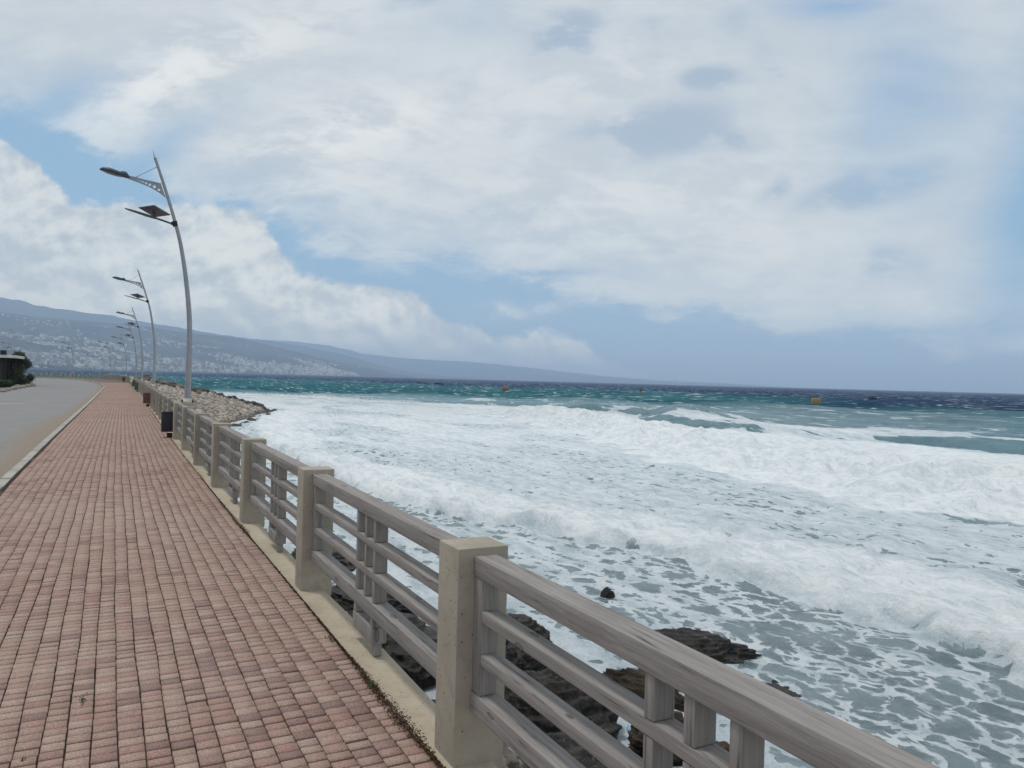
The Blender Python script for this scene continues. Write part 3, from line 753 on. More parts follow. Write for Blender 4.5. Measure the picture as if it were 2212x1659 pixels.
def terrain():
    ys = np.r_[np.arange(-3, 22, .055), np.arange(22, 125, .3)]; xs_ = np.r_[np.arange(0, 8, .055), np.arange(8, 21, .25)]
    X, Y = np.meshgrid(xs_+1.64, ys); Xo = X
    xf = np.interp(Y, path[:, 1][:190], path[:, 0][:190]); X = X-1.64+xf+.29
    z, z2 = shore_z(X, Y); z = np.clip(z, -4.2, 2)
    n, m_ = X.shape; i = np.arange(n-1)[:, None]*m_+np.arange(m_-1)[None]; f = np.stack([i, i+1, i+m_+1, i+m_], -1).reshape(-1, 4)
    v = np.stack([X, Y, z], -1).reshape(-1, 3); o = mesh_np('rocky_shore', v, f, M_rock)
    o.data.materials.append(M_bed)
    yc = Y[:-1, :-1].ravel()+3*fbm(X[:-1, :-1].ravel()*.6, Y[:-1, :-1].ravel()*.6, 2)
    o.data.polygons.foreach_set('material_index', (yc > 44).astype(np.int32)); return o
tag(terrain(), kind='structure')
# pebbles: nobody could count them
def pebbles():
    v0, f0 = ico(1); n = 17000
    y = 44+rng.random(n*6)*62; x = 2.0+rng.random(n*6)*18
    z, z2 = shore_z(x, y); wgt = (z2 > -3.15) & (y < 104)
    x, y, z = x[wgt][:n], y[wgt][:n], z2[wgt][:n]; n = len(x)
    sz = .07+.16*rng.random(n)**2.5; big = rng.random(n) > .97; sz[big] *= 1.7
    base = np.stack([v0*(1+.22*rng.normal(size=v0.shape)) for _ in range(24)]); pick = rng.integers(0, 24, n)
    V_ = base[pick]*(sz[:, None, None]*(rng.random((n, 1, 3))*.7+.65)); a = rng.random(n)*6.28
    c, s = np.cos(a)[:, None], np.sin(a)[:, None]; X = V_[..., 0]*c-V_[..., 1]*s; Y_ = V_[..., 0]*s+V_[..., 1]*c
    V_ = np.stack([X+x[:, None], Y_+y[:, None], V_[..., 2]*.75+z[:, None]+sz[:, None]*.25], -1)
    f = (np.arange(n)[:, None, None]*len(v0)+f0[None]).reshape(-1, 3)
    tone = np.clip(rng.normal(.55, .28, n), 0, 1)*np.where(z < -2.85, .35, 1)
    return mesh_np('pebble_bank', V_.reshape(-1, 3), f, M_peb, attrs={'tone': np.repeat(tone, len(v0))})
tag(pebbles(), 'pale broken stones heaped on the bank beyond the railing', 'pebbles', kind='stuff')
# boulders on the crest and edges of the bank
protos = []
for i in range(6):
    o = rock('bank_boulder', (0, 0, 0), (1, .85, .62), 0, M_boul if i < 4 else M_rock, 20+i, 'x', 'boulder', sub=2, rough=.55); protos.append([o, True])
def put_b(p, x, y, z, s, label, group):
    o, fr = protos[p]
    if not fr: o = o.copy(); C.objects.link(o)
    protos[p][1] = False
    o.location = (x, y, z); o.scale = (s*random.uniform(.8, 1.3), s*random.uniform(.8, 1.3), s*random.uniform(.7, 1.1)); o.rotation_euler = (random.uniform(-.5, .5), random.uniform(-.5, .5), random.uniform(0, 6.28))
    tag(o, label, 'boulder', group)
for i in range(60):
    q = random.random()**1.2; x = 2.9+q*6.5; y = 99+random.uniform(-5, 3.0); z = float(shore_z(np.array(x), np.array(y))[1])
    put_b(random.randrange(4), x, y, z+.1, random.uniform(.3, .75)*(1-.3*q), 'grey brown boulder tipped along the crest of the stone bank', 'boulders along the crest of the stone bank')
for i in range(34):
    q = i/33; x = 9+q*9; y = 100.5+random.uniform(-1.2, 1.2)-q*1.5; z = float(shore_z(np.array(x), np.array(y))[1])
    put_b(4+i % 2, x, y, z+.12, random.uniform(.28, .6), 'wet black boulder on the seaward edge of the stone bank', 'black boulders on the seaward edge of the bank')
for i in range(26):
    x = random.uniform(9, 19.5); ysx = np.interp(x, [8, 10, 14, 17, 20], [69, 75, 88, 98, 104]); y = ysx+random.uniform(-5.5, 1.0)
    put_b(random.choice((2, 4, 5)), x, y, SEA-.03, random.uniform(.15, .38), 'small dark rock standing in the foam off the stone bank', 'small rocks awash off the stone bank')

# ------------------------------------------------------------------ sea
PL_ = lambda pts: (np.array([p[1] for p in pts], float), np.array([p[0] for p in pts], float))
W2 = PL_([(8, -60), (10, -10), (12.2, 0), (13.1, 7.1), (13.9, 8.1), (14.4, 9.5), (14.4, 11.2), (14.4, 13.2), (13.7, 14.4), (13.3, 16.1), (12.5, 18.2), (11.9, 21.3), (10.6, 23.5), (9.7, 25.7), (8.6, 33.8), (8.6, 50.9), (12, 75), (19, 100), (20, 140), (12, 170), (0, 190)])
W1 = PL_([(40, -80), (33, -20), (30.5, 5), (29.3, 16), (28.5, 18.3), (28, 20.8), (28.3, 24.7), (28.4, 28.9), (29.4, 33.7), (33.6, 46.2), (39.3, 65.8), (45, 87), (50, 100), (52, 120), (60, 160)])
TE = PL_([(70, -80), (65, 0), (62, 30), (59, 42.8), (53, 48.8), (49, 53), (50, 60), (56, 76), (61, 90), (62, 106), (60, 118), (58, 132), (50, 145), (44, 160), (36, 175), (25, 187), (12, 194), (-30, 210), (-80, 225), (-400, 240), (-4000, 300)])
IN = PL_([(185, -100), (190, 60), (205, 150), (240, 230), (270, 330), (250, 420), (200, 520), (170, 700), (60, 800), (-200, 900), (-4000, 1100)])
def lin(tb, y): return np.interp(y, tb[0], tb[1])
def sea_mesh():
    na, nr = 820, 900
    az = np.radians(np.linspace(-80, 108, na)); r = np.exp(np.linspace(math.log(1.2), math.log(18300), nr))
    R_, A = np.meshgrid(r, az, indexing='ij'); X = R_*np.sin(A); Y = R_*np.cos(A)
    wob = lambda f, a, k=0: a*(fbm(X*f+k, Y*f+k, 4)-.5)*2
    d2 = X-lin(W2, Y)+wob(.22, 1.3)+wob(.9, .35, 9); d1 = X-lin(W1, Y)+wob(.10, 3.6, 5)+wob(.35, 1.6, 3)+wob(1.1, .6, 7); dt = X-lin(TE, Y)+wob(.06, 6, 11); di = X-lin(IN, Y)+wob(.01, 60, 3)
    far = np.clip(R_/60, 0, 1)
    # long swell plus chop; crests roughly parallel to the shore (along y)
    ph = X*.94-Y*.34; fade = np.exp(-R_/2500)
    sw_ = .55*np.sin(ph*.135+3*fbm(X*.012, Y*.012, 3))*sstep(20, 90, dt)
    ch = .42*(fbm(X*.16+3, Y*.09, 5, .55)-.5)*2*sstep(-5, 15, dt)+.16*(fbm(X*.55, Y*.35, 4)-.5)*2
    ch2 = .10*(fbm(X*1.6, Y*1.1, 4)-.5)*2*np.exp(-R_/50)
    z = (sw_+ch)*fade+ch2
    # inner zone is calmer
    inner = sstep(0, -1.5, d2); z = z*(1-.72*inner)
    rough = (fbm(X*.8, Y*.8, 5, .6)-.5)*2; z = z+.16*rough*sstep(0, 2, d2)*np.exp(-R_/90)
    # bore at W2
    b2 = sstep(-.1, .55, d2)*np.exp(-np.clip(d2, 0, None)/7.0); z = z+b2*(.46+.26*rough)*sstep(150, 60, Y)
    # bore at W1
    fade1 = sstep(125, 75, Y)
    prof1 = sstep(-.2, 4.6, d1)*np.exp(-np.clip(d1-4.6, 0, None)/9.0)
    z = z+prof1*(1.50+.55*rough+.5*(fbm(X*.25, Y*.12, 2)-.5))*fade1
    # unbroken teal swell standing behind the foam edge on the right
    lump = .75+1.1*sstep(.35, .7, fbm(X*.02+4, Y*.035+1, 2))
    prof2 = sstep(-1, 6.5, dt)*sstep(22, 6.5, dt)
    z = z+prof2*1.15*lump*sstep(150, 95, Y)*sstep(-10, 15, Y)
    z = z+sstep(-1, 4, dt)*sstep(16, 4, dt)*.7*sstep(110, 150, Y)*fbm(X*.03, Y*.03, 2)
    # foam density
    net = .40+.17*(fbm(X*.16, Y*.12, 3)-.5)*2
    net = net+.30*np.exp(-((d2+2.2+1.0*(fbm(X*.3, Y*.3, 2)))/1.1)**2)*0
    # clear patch towards the bottom right, thick film towards the far left
    net = net+.28*sstep(11, 26, Y)-.03+.20*sstep(9.2, 6.6, X)*sstep(30, 14, Y)
    net = net-.16*np.exp(-(((X-11.8)/2.2)**2+((Y-9.5)/2.6)**2))
    net = net-.13*sstep(-5.5, -2.0, d2)*sstep(20, 11, Y)*sstep(.30, .60, fbm(X*.5+3, Y*.28, 3))
    white = .98+.20*(fbm(X*.18, Y*.10, 3)-.5)-(.09+.17*sstep(62, 28, Y))*sstep(.2, -2.0, d1)*sstep(2.2, 5.5, d2)-.22*sstep(-1, -6, d1)*sstep(.48, .68, fbm(X*.3+9, Y*.13, 3))
    F = net*(1-sstep(-.3, .5, d2))+white*sstep(-.3, .5, d2)
    F = F-np.exp(-((d1+.9)/.7)**2)*.26*sstep(.40, .60, fbm(X*.35+3, Y*.35, 3))
    F = F-np.exp(-((d2+.75)/.6)**2)*.26*sstep(.25, .55, fbm(X*.5, Y*.5, 2))
    F = F+.14*np.exp(-((d2-1.2)/1.3)**2)
    F = np.where(d1 > -.5, np.maximum(F, 1.03*sstep(11, 4, d1)+.84*sstep(4, 11, d1)-.16*fbm(X*.2, Y*.08, 3)), F)
    edge_ = sstep(2.0, -2.5, dt)
    cap = np.clip(.392+.14*(fbm(X*.03, Y*.02, 3)-.5), 0, 1)
    capx = cap+.50*sstep(.54, .66, fbm(X*.055+7, Y*.034, 3))*sstep(22, 4, dt)*sstep(150, 100, Y)
    capx = np.maximum(capx, (.34+.4*sstep(.45, .62, fbm(X*.05, Y*.05, 3)))*sstep(34, 0, dt)*sstep(85, 130, Y))
    for gx, gy, gr, gs, ga in ((66, 68, 3.5, 7, .42), (72, 60, 4, 7, .45), (80, 55, 3.5, 7, .42), (66, 140, 4, 4, .6)):
        gg = np.exp(-(((X-gx)/gr)**2+((Y-gy)/gs)**2)); capx = capx+ga*gg; z = z+(.9*gg if ga > .5 else 0)
    F = F*edge_+capx*(1-edge_)
    # deep-blue mix and pale (churned) mix
    deep = sstep(-30, 40, di); pale = sstep(90, 10, dt)*sstep(70, 140, Y)+.06*sstep(20, 0, dt)
    grey = sstep(1, -6, d1)*sstep(8, -2, dt)
    # keep the water below the deck side
    z = z+SEA
    v = np.stack([X, Y, z], -1).reshape(-1, 3); i = np.arange(nr-1)[:, None]*na+np.arange(na-1)[None]
    f = np.stack([i, i+1, i+na+1, i+na], -1)[..., ::-1].reshape(-1, 4)
    col = np.stack([F, deep, np.clip(pale, 0, 1), grey], -1).reshape(-1, 4)
    return v, f, col
def sea_mat():
    m, t = mat('sea_water'); geo = t.new('NewGeometry'); pos = geo.outputs['Position']
    a = t.new('Attribute', attribute_name='zone'); sp = t.new('SeparateXYZ', {0: a.outputs['Vector']}); F, deep, pale = sp.outputs; grey = a.outputs['Alpha']
    p2 = t.mapping(pos, (1, 1, 0))
    wv = t.vm('SCALE', t.vm('SUBTRACT', t.noise(p2, 1.1, 3, .5, out=1), (.5, .5, .5)), .9)
    pw = t.vm('ADD', p2, wv)
    wv2 = t.vm('SCALE', t.vm('SUBTRACT', t.noise(p2, .35, 3, .6, out=1), (.5, .5, .5)), 2.0)
    # net of foam: thin walls around rounded holes, three sizes
    def net(sc, aniso, k):
        vv = t.mapping(t.vm('ADD', pw, wv2 if k else (0, 0, 0)), (1, aniso, 1), (0, 0, rad(12)))
        n = t.new('TexVoronoi', {'Vector': vv, 'Scale': sc, 'Randomness': 1.0}, feature='DISTANCE_TO_EDGE'); return n.outputs['Distance']
    e1 = net(1.75, .62, 0); e2 = net(4.4, .7, 0); e3 = net(.42, .5, 1)
    n0 = t.noise(pw, .75, 8, .62); n1 = t.noise(t.mapping(pw, (1, .45, 1)), 2.2, 6, .6)
    pat = addm(t, [t.math('MULTIPLY', e1, 1.9), t.math('MULTIPLY', e2, 1.0), t.math('MULTIPLY', e3, .40), t.math('MULTIPLY', n0, .62), t.math('MULTIPLY', n1, .34), -.60])
    # far field: whitecaps, elongated along the crests
    capn = t.noise(t.mapping(pos, (.40, .11, 0), (0, 0, rad(-14))), 1.0, 5, .60, .4)
    capn = t.math('SUBTRACT', 1.28, t.math('MULTIPLY', capn, 1.5))
    isout = t.ss(F, .60, .42)
    out_zone = t.math('SUBTRACT', 1.0, grey)
    patt = t.new('Mix', {0: out_zone, 2: pat, 3: capn}).outputs[0]
    dd = t.math('SUBTRACT', F, patt)
    foam = t.ss(dd, t.math('MULTIPLY_ADD', out_zone, .045, -.035), t.math('MULTIPLY_ADD', out_zone, -.055, .10))
    film = t.math('MULTIPLY', t.ss(dd, -.26, .12, 0, .38), t.math('SUBTRACT', 1.0, t.math('MULTIPLY', out_zone, .75)))
    solid = t.ss(F, .70, .95)
    streak = t.noise(t.mapping(pw, (1.6, .55, 1), (0, 0, rad(10))), 1.5, 8, .66)
    streak2 = t.noise(t.mapping(pos, (1.1, .16, 0), (0, 0, rad(-16))), .9, 7, .65)
    foam = t.math('MAXIMUM', foam, t.math('MULTIPLY', solid, t.ss(t.math('ADD', streak, t.math('MULTIPLY', streak2, .6)), .52, .76, .60, 1)))
    # water colour
    wn = t.noise(t.mapping(pos, (.05, .018, 0), (0, 0, rad(-14))), 1.0, 5, .6)
    teal = t.mix(t.ss(wn, .35, .65), (.018, .098, .128), (.036, .150, .172))
    wat = t.mix(deep, teal, t.mix(t.ss(wn, .3, .7), (.012, .028, .078), (.024, .055, .115)))
    wat = t.mix(pale, wat, (.110, .250, .285))
    wat = t.mix(grey, wat, t.mix(t.ss(n0, .4, .6), (.085, .125, .142), (.145, .205, .220)))
    fcol = t.mix(t.ss(t.math('ADD', t.math('MULTIPLY', streak, .6), t.math('MULTIPLY', streak2, .4)), .38, .58), t.mix(t.ss(F, .68, .99), (.36, .45, .50), (.60, .67, .70)), t.mix(t.ss(F, .68, .99), (.64, .70, .735), (.83, .86, .88)))
    ln = t.noise(t.mapping(pw, (2.4, .8, 1), (0, 0, rad(-20))), 2.2, 10, .72)
    fcol = t.mix(t.ss(ln, .50, .36, 0, .55), fcol, (.40, .48, .53))
    fcol = t.mix(t.ss(t.noise(pos, 26, 4, .7), .40, .62, 0, .30), fcol, (.76, .785, .80))
    c = t.mix(film, wat, t.mix(.55, wat, (.55, .64, .67)))
    c = t.mix(foam, c, fcol)
    far_r = t.vm('LENGTH', pos)
    h1 = t.noise(t.mapping(pos, (1, .6, 1)), 1.6, 9, .66); h2 = t.noise(pos, 9, 7, .7); h3 = t.noise(t.mapping(pos, (.20, .085, 1), (0, 0, rad(-16))), 1.0, 10, .68)
    hh = t.math('ADD', t.math('MULTIPLY', h1, .16), t.math('ADD', t.math('MULTIPLY', h2, t.math('ADD', .018, t.math('MULTIPLY', foam, .060))), t.math('MULTIPLY', h3, t.ss(far_r, 30, 160, 0, 2.4))))
    hh = t.math('ADD', hh, t.math('MULTIPLY', film, .03))
    rough = t.mix(foam, (.16, .16, .16), (.9, .9, .9))
    rough = t.math('ADD', rough, t.ss(far_r, 60, 400, 0, .35), clamp=True)
    p = fin(t, c, rough, .5, hh, 1.0, 1.0)
    t.put(p.inputs['Specular IOR Level'], t.ss(far_r, 40, 220, .5, .0))
    return m
def addm(t, l):
    o = l[0]
    for x in l[1:]: o = t.math('ADD', o, x)
    return o
v_, f_2, c_ = sea_mesh()
tag(mesh_np('sea', v_, f_2, sea_mat(), smooth=True, attrs={'zone': c_}), kind='structure')

# buoys, boats
M_yel = plain('yellow_buoy', (.42, .25, .05), .55, .4, 0, .25, 3); M_or = plain('orange_buoy', (.30, .145, .06), .6, .4, 0, .25, 3)
def buoy(loc, r, h, m_, label, top=None):
    e = empty('mooring_buoy', loc); tag(e, label, 'buoy')
    b = MB(); b.tube([(0, 0, -.4), (0, 0, 0), (0, 0, h*.08), (0, 0, h*.92), (0, 0, h)], [r*.9, r, r*1.03, r*1.03, r*.95], 20); b.obj('float', m_, e, True)
    MB().tube([(-r*.2, 0, h), (-r*.2, 0, h*1.25), (r*.2, 0, h*1.25), (r*.2, 0, h)], .05, 8).obj('mooring_ring', M_black, e)
    if top: MB().tube([(0, 0, h), (0, 0, h+top*.5), (0, 0, h+top)], [.35, .3, .12], 10).obj('top_mark', M_black, e)
buoy((186.8, 161.7, -2.75), 1.25, 1.35, M_yel, 'wide yellow drum buoy floating on the right, the largest of the buoys')
buoy((144.3, 282.7, -2.6), 1.4, 1.35, M_or, 'dull orange drum buoy nearest the mountains, above the small breaking wave')
buoy((191.6, 253.8, -2.7), .75, 1.1, M_or, 'small orange buoy with a dark top, between the two drum buoys', 1.3)
def boat(loc, L, label, rz=0):
    e = empty('small_boat', loc, rz); tag(e, label, 'boat')
    m_ = MB(); n = 9
    for i in range(n):
        q = i/(n-1); x = (q-.5)*L; wd = L*.17*math.sin(math.pi*(.12+.88*(1-q)))**.6 if q < 1 else .02; sh = .55+.35*abs(q-.45)
        m_.v += [(x, -wd, sh), (x, -wd*.7, .0), (x, 0, -.3), (x, wd*.7, .0), (x, wd, sh)]
    for i in range(n-1):
        for k in range(4): a = i*5+k; m_.f.append((a, a+1, a+6, a+5))
    m_.f += [(i*5+4, i*5, i*5+5, i*5+9) for i in range(n-1)]
    m_.f.append((0, 4, 3, 2, 1)); m_.obj('hull', M_black, e)
    MB().box(-L*.18, L*.05, -.4, .4, .56, 1.15, .05).box(-.1, .1, -.1, .1, 1.15, 1.6).obj('cabin', M_black, e)
boat((316, 240.9, -2.8), 4.0, 'dark small boat floating at right near the horizon, beyond the yellow buoy', -.5)
boat((208.4, 550, -2.8), 7.0, 'left one of two tiny dark boats in front of the mountains', -.4)
boat((213.6*1.02, 536, -2.8), 7.0, 'right one of two tiny dark boats in front of the mountains', -.4)
# washed-up litter
def ball(name, loc, r, m_, lab, cat, sq=1):
    v, f = ico(3); v = np.array([Vector(p)*(1+.12*mnoise.noise(Vector(p)*2.5)) for p in v])*r*np.array([1, 1, sq]); o = mesh_np(name, v, f, m_, smooth=True); o.location = loc; return tag(o, lab, cat)
ball('foam_ball', (5.95, 8.35, -2.52), .075, plain('white_foam_plastic', (.75, .72, .66), .7, .3), 'small round white float lodged on the black rocks below the rails', 'float')
ball('plastic_bag', (6.2, 8.1, -2.85), .13, plain('blue_plastic', (.30, .48, .66), .4, .5, 0, .4, 20), 'crumpled pale blue plastic scrap in the trapped foam between rocks', 'plastic bag', .5)

# ------------------------------------------------------------------ far hills
TA = [(-40, .075), (-20, .072), (-10, .066), (-6.2, .0599), (-4.37, .0561), (-1.15, .0545), (1.57, .0523), (4.44, .0467), (7.0, .0437), (8.44, .0414), (10.41, .0336), (12.39, .0262), (14.45, .018), (16.5, .0121), (18.62, .0046), (20.19, .0012), (22, -.004)]
TB = [(-40, .095), (-20, .087), (-10, .078), (-6.22, .0744), (-5.37, .0741), (-4.38, .0693), (-3.12, .0668), (-1.16, .0639), (.18, .0617), (2.27, .0557), (4.28, .0521), (6.54, .0462), (8.43, .0431), (10.4, .04), (12.38, .0349), (14.43, .0292), (16.49, .0209), (17.53, .0161), (19.67, .0077), (22.5, .003), (25.25, .0008), (27, -.003)]
TC = [(6, .040), (9.27, .042), (10.87, .042), (13.38, .0393), (15.45, .0333), (16.48, .0286), (19.64, .0244), (25.12, .0217), (29.02, .0163), (34.18, .0084), (38.23, .0045), (44.09, .0025), (50, -.002)]
def el(tb, az): return np.interp(az, [a for a, b in tb], [b for a, b in tb])
def hillf(tb, d0, d1, a, d, amp=1.0):
    X = d*np.sin(np.radians(a)); Y = d*np.cos(np.radians(a))
    H = el(tb, a)*d1+4.7
    q = np.clip((d-d0)/(d1-d0), 0, 1)
    n = fbm(X*.0011, Y*.0011, 5)-.5; gul = np.abs(fbm(X*.0019+5, Y*.0019, 4)-.5)*2
    pr = q**.95*(1+.0*n)
    z = H*pr+H*(.36*n-.20*(gul-.35))*np.sin(np.pi*np.clip(q, 0, 1))*amp
    z = z+H*.035*(fbm(a*2.3, a*0+d1, 4)-.5)*sstep(.7, 1, q)
    return X, Y, z-4
def hills(name, tb, d0f, d1, a0, a1, na, nd, m_):
    a = np.linspace(a0, a1, na); q = np.linspace(-.01, 1.25, nd); A, Q = np.meshgrid(a, q, indexing='ij')
    d0 = d0f(A); D = d0+(d1-d0)*Q
    X, Y, Z = hillf(tb, d0, d1, A, np.minimum(D, d1)); X = D*np.sin(np.radians(A)); Y = D*np.cos(np.radians(A)); Z = Z-np.clip(D-d1, 0, None)*.25
    i = np.arange(na-1)[:, None]*nd+np.arange(nd-1)[None]; f = np.stack([i, i+nd, i+nd+1, i+1], -1)[..., ::-1].reshape(-1, 4)
    o = mesh_np(name, np.stack([X, Y, Z], -1).reshape(-1, 3), f, m_, smooth=True); return tag(o, kind='structure')
def hill_mat():
    m, t = mat('wooded_hillside'); pos = t.new('NewGeometry').outputs['Position']
    n = t.noise(pos, .0022, 6, .6); n2 = t.noise(pos, .012, 8, .7); n3 = t.noise(t.mapping(pos, (1, 1, 3)), .03, 4, .7)
    c = t.mix(t.ss(n, .38, .64), (.028, .034, .040), (.085, .085, .080))
    c = t.mix(t.ss(n2, .42, .70, 0, .7), c, (.15, .135, .11)); c = t.mix(t.ss(n3, .62, .72, 0, .6), c, (.26, .24, .21))
    fin(t, c, 1, 0, n2, .6, 30); return m
M_hill = hill_mat()
dA = lambda a: np.interp(a, [-40, -6, 2, 10, 20, 22], [2650, 3600, 4300, 5150, 6700, 7200])
dB = lambda a: np.interp(a, [-40, -6, 10, 20, 27], [6300, 7400, 7900, 8700, 9200])
hills('coastal_hill', TA, dA, 7400, -40, 22, 420, 130, M_hill)
hills('middle_hill', TB, dB, 10600, -40, 27, 420, 90, M_hill)
hills('far_hill', TC, lambda a: a*0+12900, 16500, 6, 50, 260, 50, M_hill)

# hillside town
def town_mat(name, c):
    m, t = mat(name); rnd = t.new('ObjectInfo').outputs['Random']; pos = t.new('NewGeometry').outputs['Position']
    n = t.noise(pos, .02, 3); z = t.new('SeparateXYZ', {0: pos}).outputs[2]
    cc = t.mix(t.ss(t.math('ADD', t.math('MULTIPLY', rnd, .5), t.math('MULTIPLY', n, .5)), .3, .7), tuple(x*.75 for x in c), c)
    band = t.math('GREATER_THAN', t.math('FRACT', t.math('MULTIPLY', z, .32)), .62)
    nz = t.new('SeparateXYZ', {0: t.new('NewGeometry').outputs['Normal']}).outputs[2]
    cc = t.mix(t.math('MULTIPLY', t.math('MULTIPLY', band, t.math('LESS_THAN', nz, .5)), .45), cc, (.10, .10, .11))
    fin(t, cc, .9, .2); return m
TM = [town_mat('pale_render', (.50, .48, .44)), town_mat('white_render', (.74, .72, .68)), town_mat('sandstone_render', (.36, .32, .26))]
cand = []
n = 60000
a = -7+rng.random(n)*27.5; q = rng.random(n)**1.5*.82
d0 = dA(a); d = d0+(7400-d0)*q
X, Y, Z = hillf(TA, d0, 7400, a, d)
cl = fbm(X*.0020+2, Y*.0020, 4, .6)
dens = sstep(.44, .62, cl+.16*(.4-q)-.006*np.clip(a-8, 0, 20))*np.where(q < .25, 1, np.where(q < .55, .55, .14))
keep = (rng.random(n) < dens) & (Z > -1)
X, Y, Z, a, q, d = X[keep], Y[keep], Z[keep], a[keep], q[keep], d[keep]; N = min(len(X), 5000)
X, Y, Z, a, q, d = X[:N], Y[:N], Z[:N], a[:N], q[:N], d[:N]
W_ = rng.uniform(7, 19, N); D_ = rng.uniform(8, 15, N); H_ = np.where(rng.random(N) < .15, rng.uniform(14, 24, N), rng.uniform(5, 12, N)); H_ *= np.where(q < .4, 1.0, .75); RZ = rng.uniform(0, 3.14, N)
score = np.maximum(W_, H_)/d; order = np.argsort(-score); ind = order[:290]; rest = order[290:]
def house_mb(W, D, H):
    b = MB(); b.box(-W/2, W/2, -D/2, D/2, -12, H); b.box(-W/2-.4, W/2+.4, -D/2-.4, D/2+.4, H, H+.9); b.box(-W*.2, W*.15, -D*.2, D*.2, H+.9, H+3.4)
    for k in range(1, int(H/3)): b.box(-W/2+1, W/2-1, -D/2-1.3, -D/2, k*3.0, k*3.0+1.0)
    return b
hp = [[house_mb(*s).obj('apartment_block', TM[i % 3]), True] for i, s in enumerate([(14, 12, 12), (17, 13, 15), (13, 12, 20), (19, 13, 9), (12, 11, 9), (15, 13, 23)])]
for j in ind:
    h = H_[j]; p = min(range(6), key=lambda i: abs([12, 15, 20, 9, 9, 23][i]-h)+random.random()*4); o, fr = hp[p]
    if not fr: o = o.copy(); C.objects.link(o)
    hp[p][1] = False
    o.location = (float(X[j]), float(Y[j]), float(Z[j])); o.rotation_euler = (0, 0, float(RZ[j])); 
    g = 0 if q[j] < .08 else 1 if q[j] < .3 else 2
    tag(o, ['pale apartment block right by the water on the far shore', 'pale apartment block on the lower hillside across the bay', 'pale apartment block higher up the hillside across the bay'][g], 'building', ['apartment blocks on the far shore', 'apartment blocks on the lower hillside', 'apartment blocks on the upper hillside'][g])
for o, fr in hp:
    if fr: bpy.data.objects.remove(o)
def town_rest():
    bx = np.array([(x, y, z) for z in (0, 1) for y in (-.5, .5) for x in (-.5, .5)]); F = np.array([(0, 2, 3, 1), (4, 5, 7, 6), (0, 1, 5, 4), (2, 6, 7, 3), (0, 4, 6, 2), (1, 3, 7, 5)])
    n = len(rest); v = np.repeat(bx[None], n, 0).copy(); w3 = np.stack([W_[rest], D_[rest], H_[rest]+10], -1)[:, None]; v = v*w3
    c, s = np.cos(RZ[rest])[:, None], np.sin(RZ[rest])[:, None]; x = v[..., 0]*c-v[..., 1]*s; y = v[..., 0]*s+v[..., 1]*c
    v = np.stack([x+X[rest][:, None], y+Y[rest][:, None], v[..., 2]-10+Z[rest][:, None]], -1).reshape(-1, 3)
    f = (np.arange(n)[:, None, None]*8+F[None]).reshape(-1, 4); o = mesh_np('hillside_town', v, f, TM[0]); o.data.materials.append(TM[1]); o.data.materials.append(TM[2])
    o.data.polygons.foreach_set('material_index', np.repeat(rng.choice([0, 1, 2], n, p=[.45, .3, .25]), 6).astype(np.int32)); return o
tag(town_rest(), 'countless pale houses scattered over the hillside across the bay', 'town', kind='stuff')
# skyline far along the coast
for i, (az, h, wd) in enumerate([(38.6, 60, 90), (39.1, 70, 45), (39.5, 120, 50), (39.9, 80, 70), (40.3, 60, 60), (40.9, 105, 32), (41.3, 60, 90), (42.2, 50, 110)]):
    D = 17200; b = MB(); b.box(-wd/2, wd/2, -15, 15, -6, h); b.box(-wd/4, wd/4, -8, 8, h, h+8)
    o = b.obj('tower_block', TM[0]); o.location = (D*math.sin(rad(az)), D*math.cos(rad(az)), -3); o.rotation_euler = (0, 0, -rad(az))
    tag(o, 'faint tower of the distant city skyline on the horizon', 'tower', 'towers of the distant skyline')

# ------------------------------------------------------------------ beach restaurant hut, shrubs and border stones (left edge)
GZ = -.62
M_roofw = plain('white_fascia', (.62, .60, .56), .7, .3, 0, .15, 2); M_timber = plain('dark_timber', (.030, .023, .020), .8, .2, 0, .4, 4)
M_glass = plain('dim_window', (.10, .12, .14), .2, .6, 0, .2, 3); M_thatch = plain('brown_roof_tiles', (.07, .052, .042), .9, .1, 0, .4, 8); M_wht = plain('white_curtain', (.75, .75, .76), .8, .2)
hut = empty('restaurant_hut', (-12.95, 97.5, GZ+.45)); tag(hut, 'low dark wooden restaurant hut with flat white edged roof behind the shrubs', 'hut')
for x in (-4, -2, 0, 2, 3.6): MB().box(x-.12, x+.12, -7.2, -7.0, 0, 2.75).obj('timber_post', M_timber, hut)
for y in (-4, -1, 2, 5): MB().box(3.5, 3.7, y-.1, y+.1, 0, 2.75).obj('timber_post', M_timber, hut)
MB().box(-5, 3.2, -6.6, 6, 0, 2.7).obj('wall', M_timber, hut)
rf = MB().box(-5.5, 4.5, -8, 7, 2.76, 2.86).obj('flat_roof', M_timber, hut)
MB().box(-5.55, 4.55, -8.08, -8.0, 2.72, 3.0).box(4.5, 4.58, -8, 7, 2.72, 3.0).obj('fascia', M_roofw, rf)
MB().add([(-6, -7.6, 3.0), (1.0, -7.6, 3.0), (1.0, 5, 3.0), (-6, 5, 3.0), (-5.0, -4, 4.2), (-1.5, -4, 4.2), (-1.5, 2, 4.2), (-5.0, 2, 4.2)], [(0, 1, 5, 4), (1, 2, 6, 5), (2, 3, 7, 6), (3, 0, 4, 7), (4, 5, 6, 7), (3, 2, 1, 0)]).obj('tiled_roof', M_thatch, hut)
MB().box(3.0, 3.5, -5, -4.4, 3.0, 3.5).obj('roof_unit', M_black, hut)
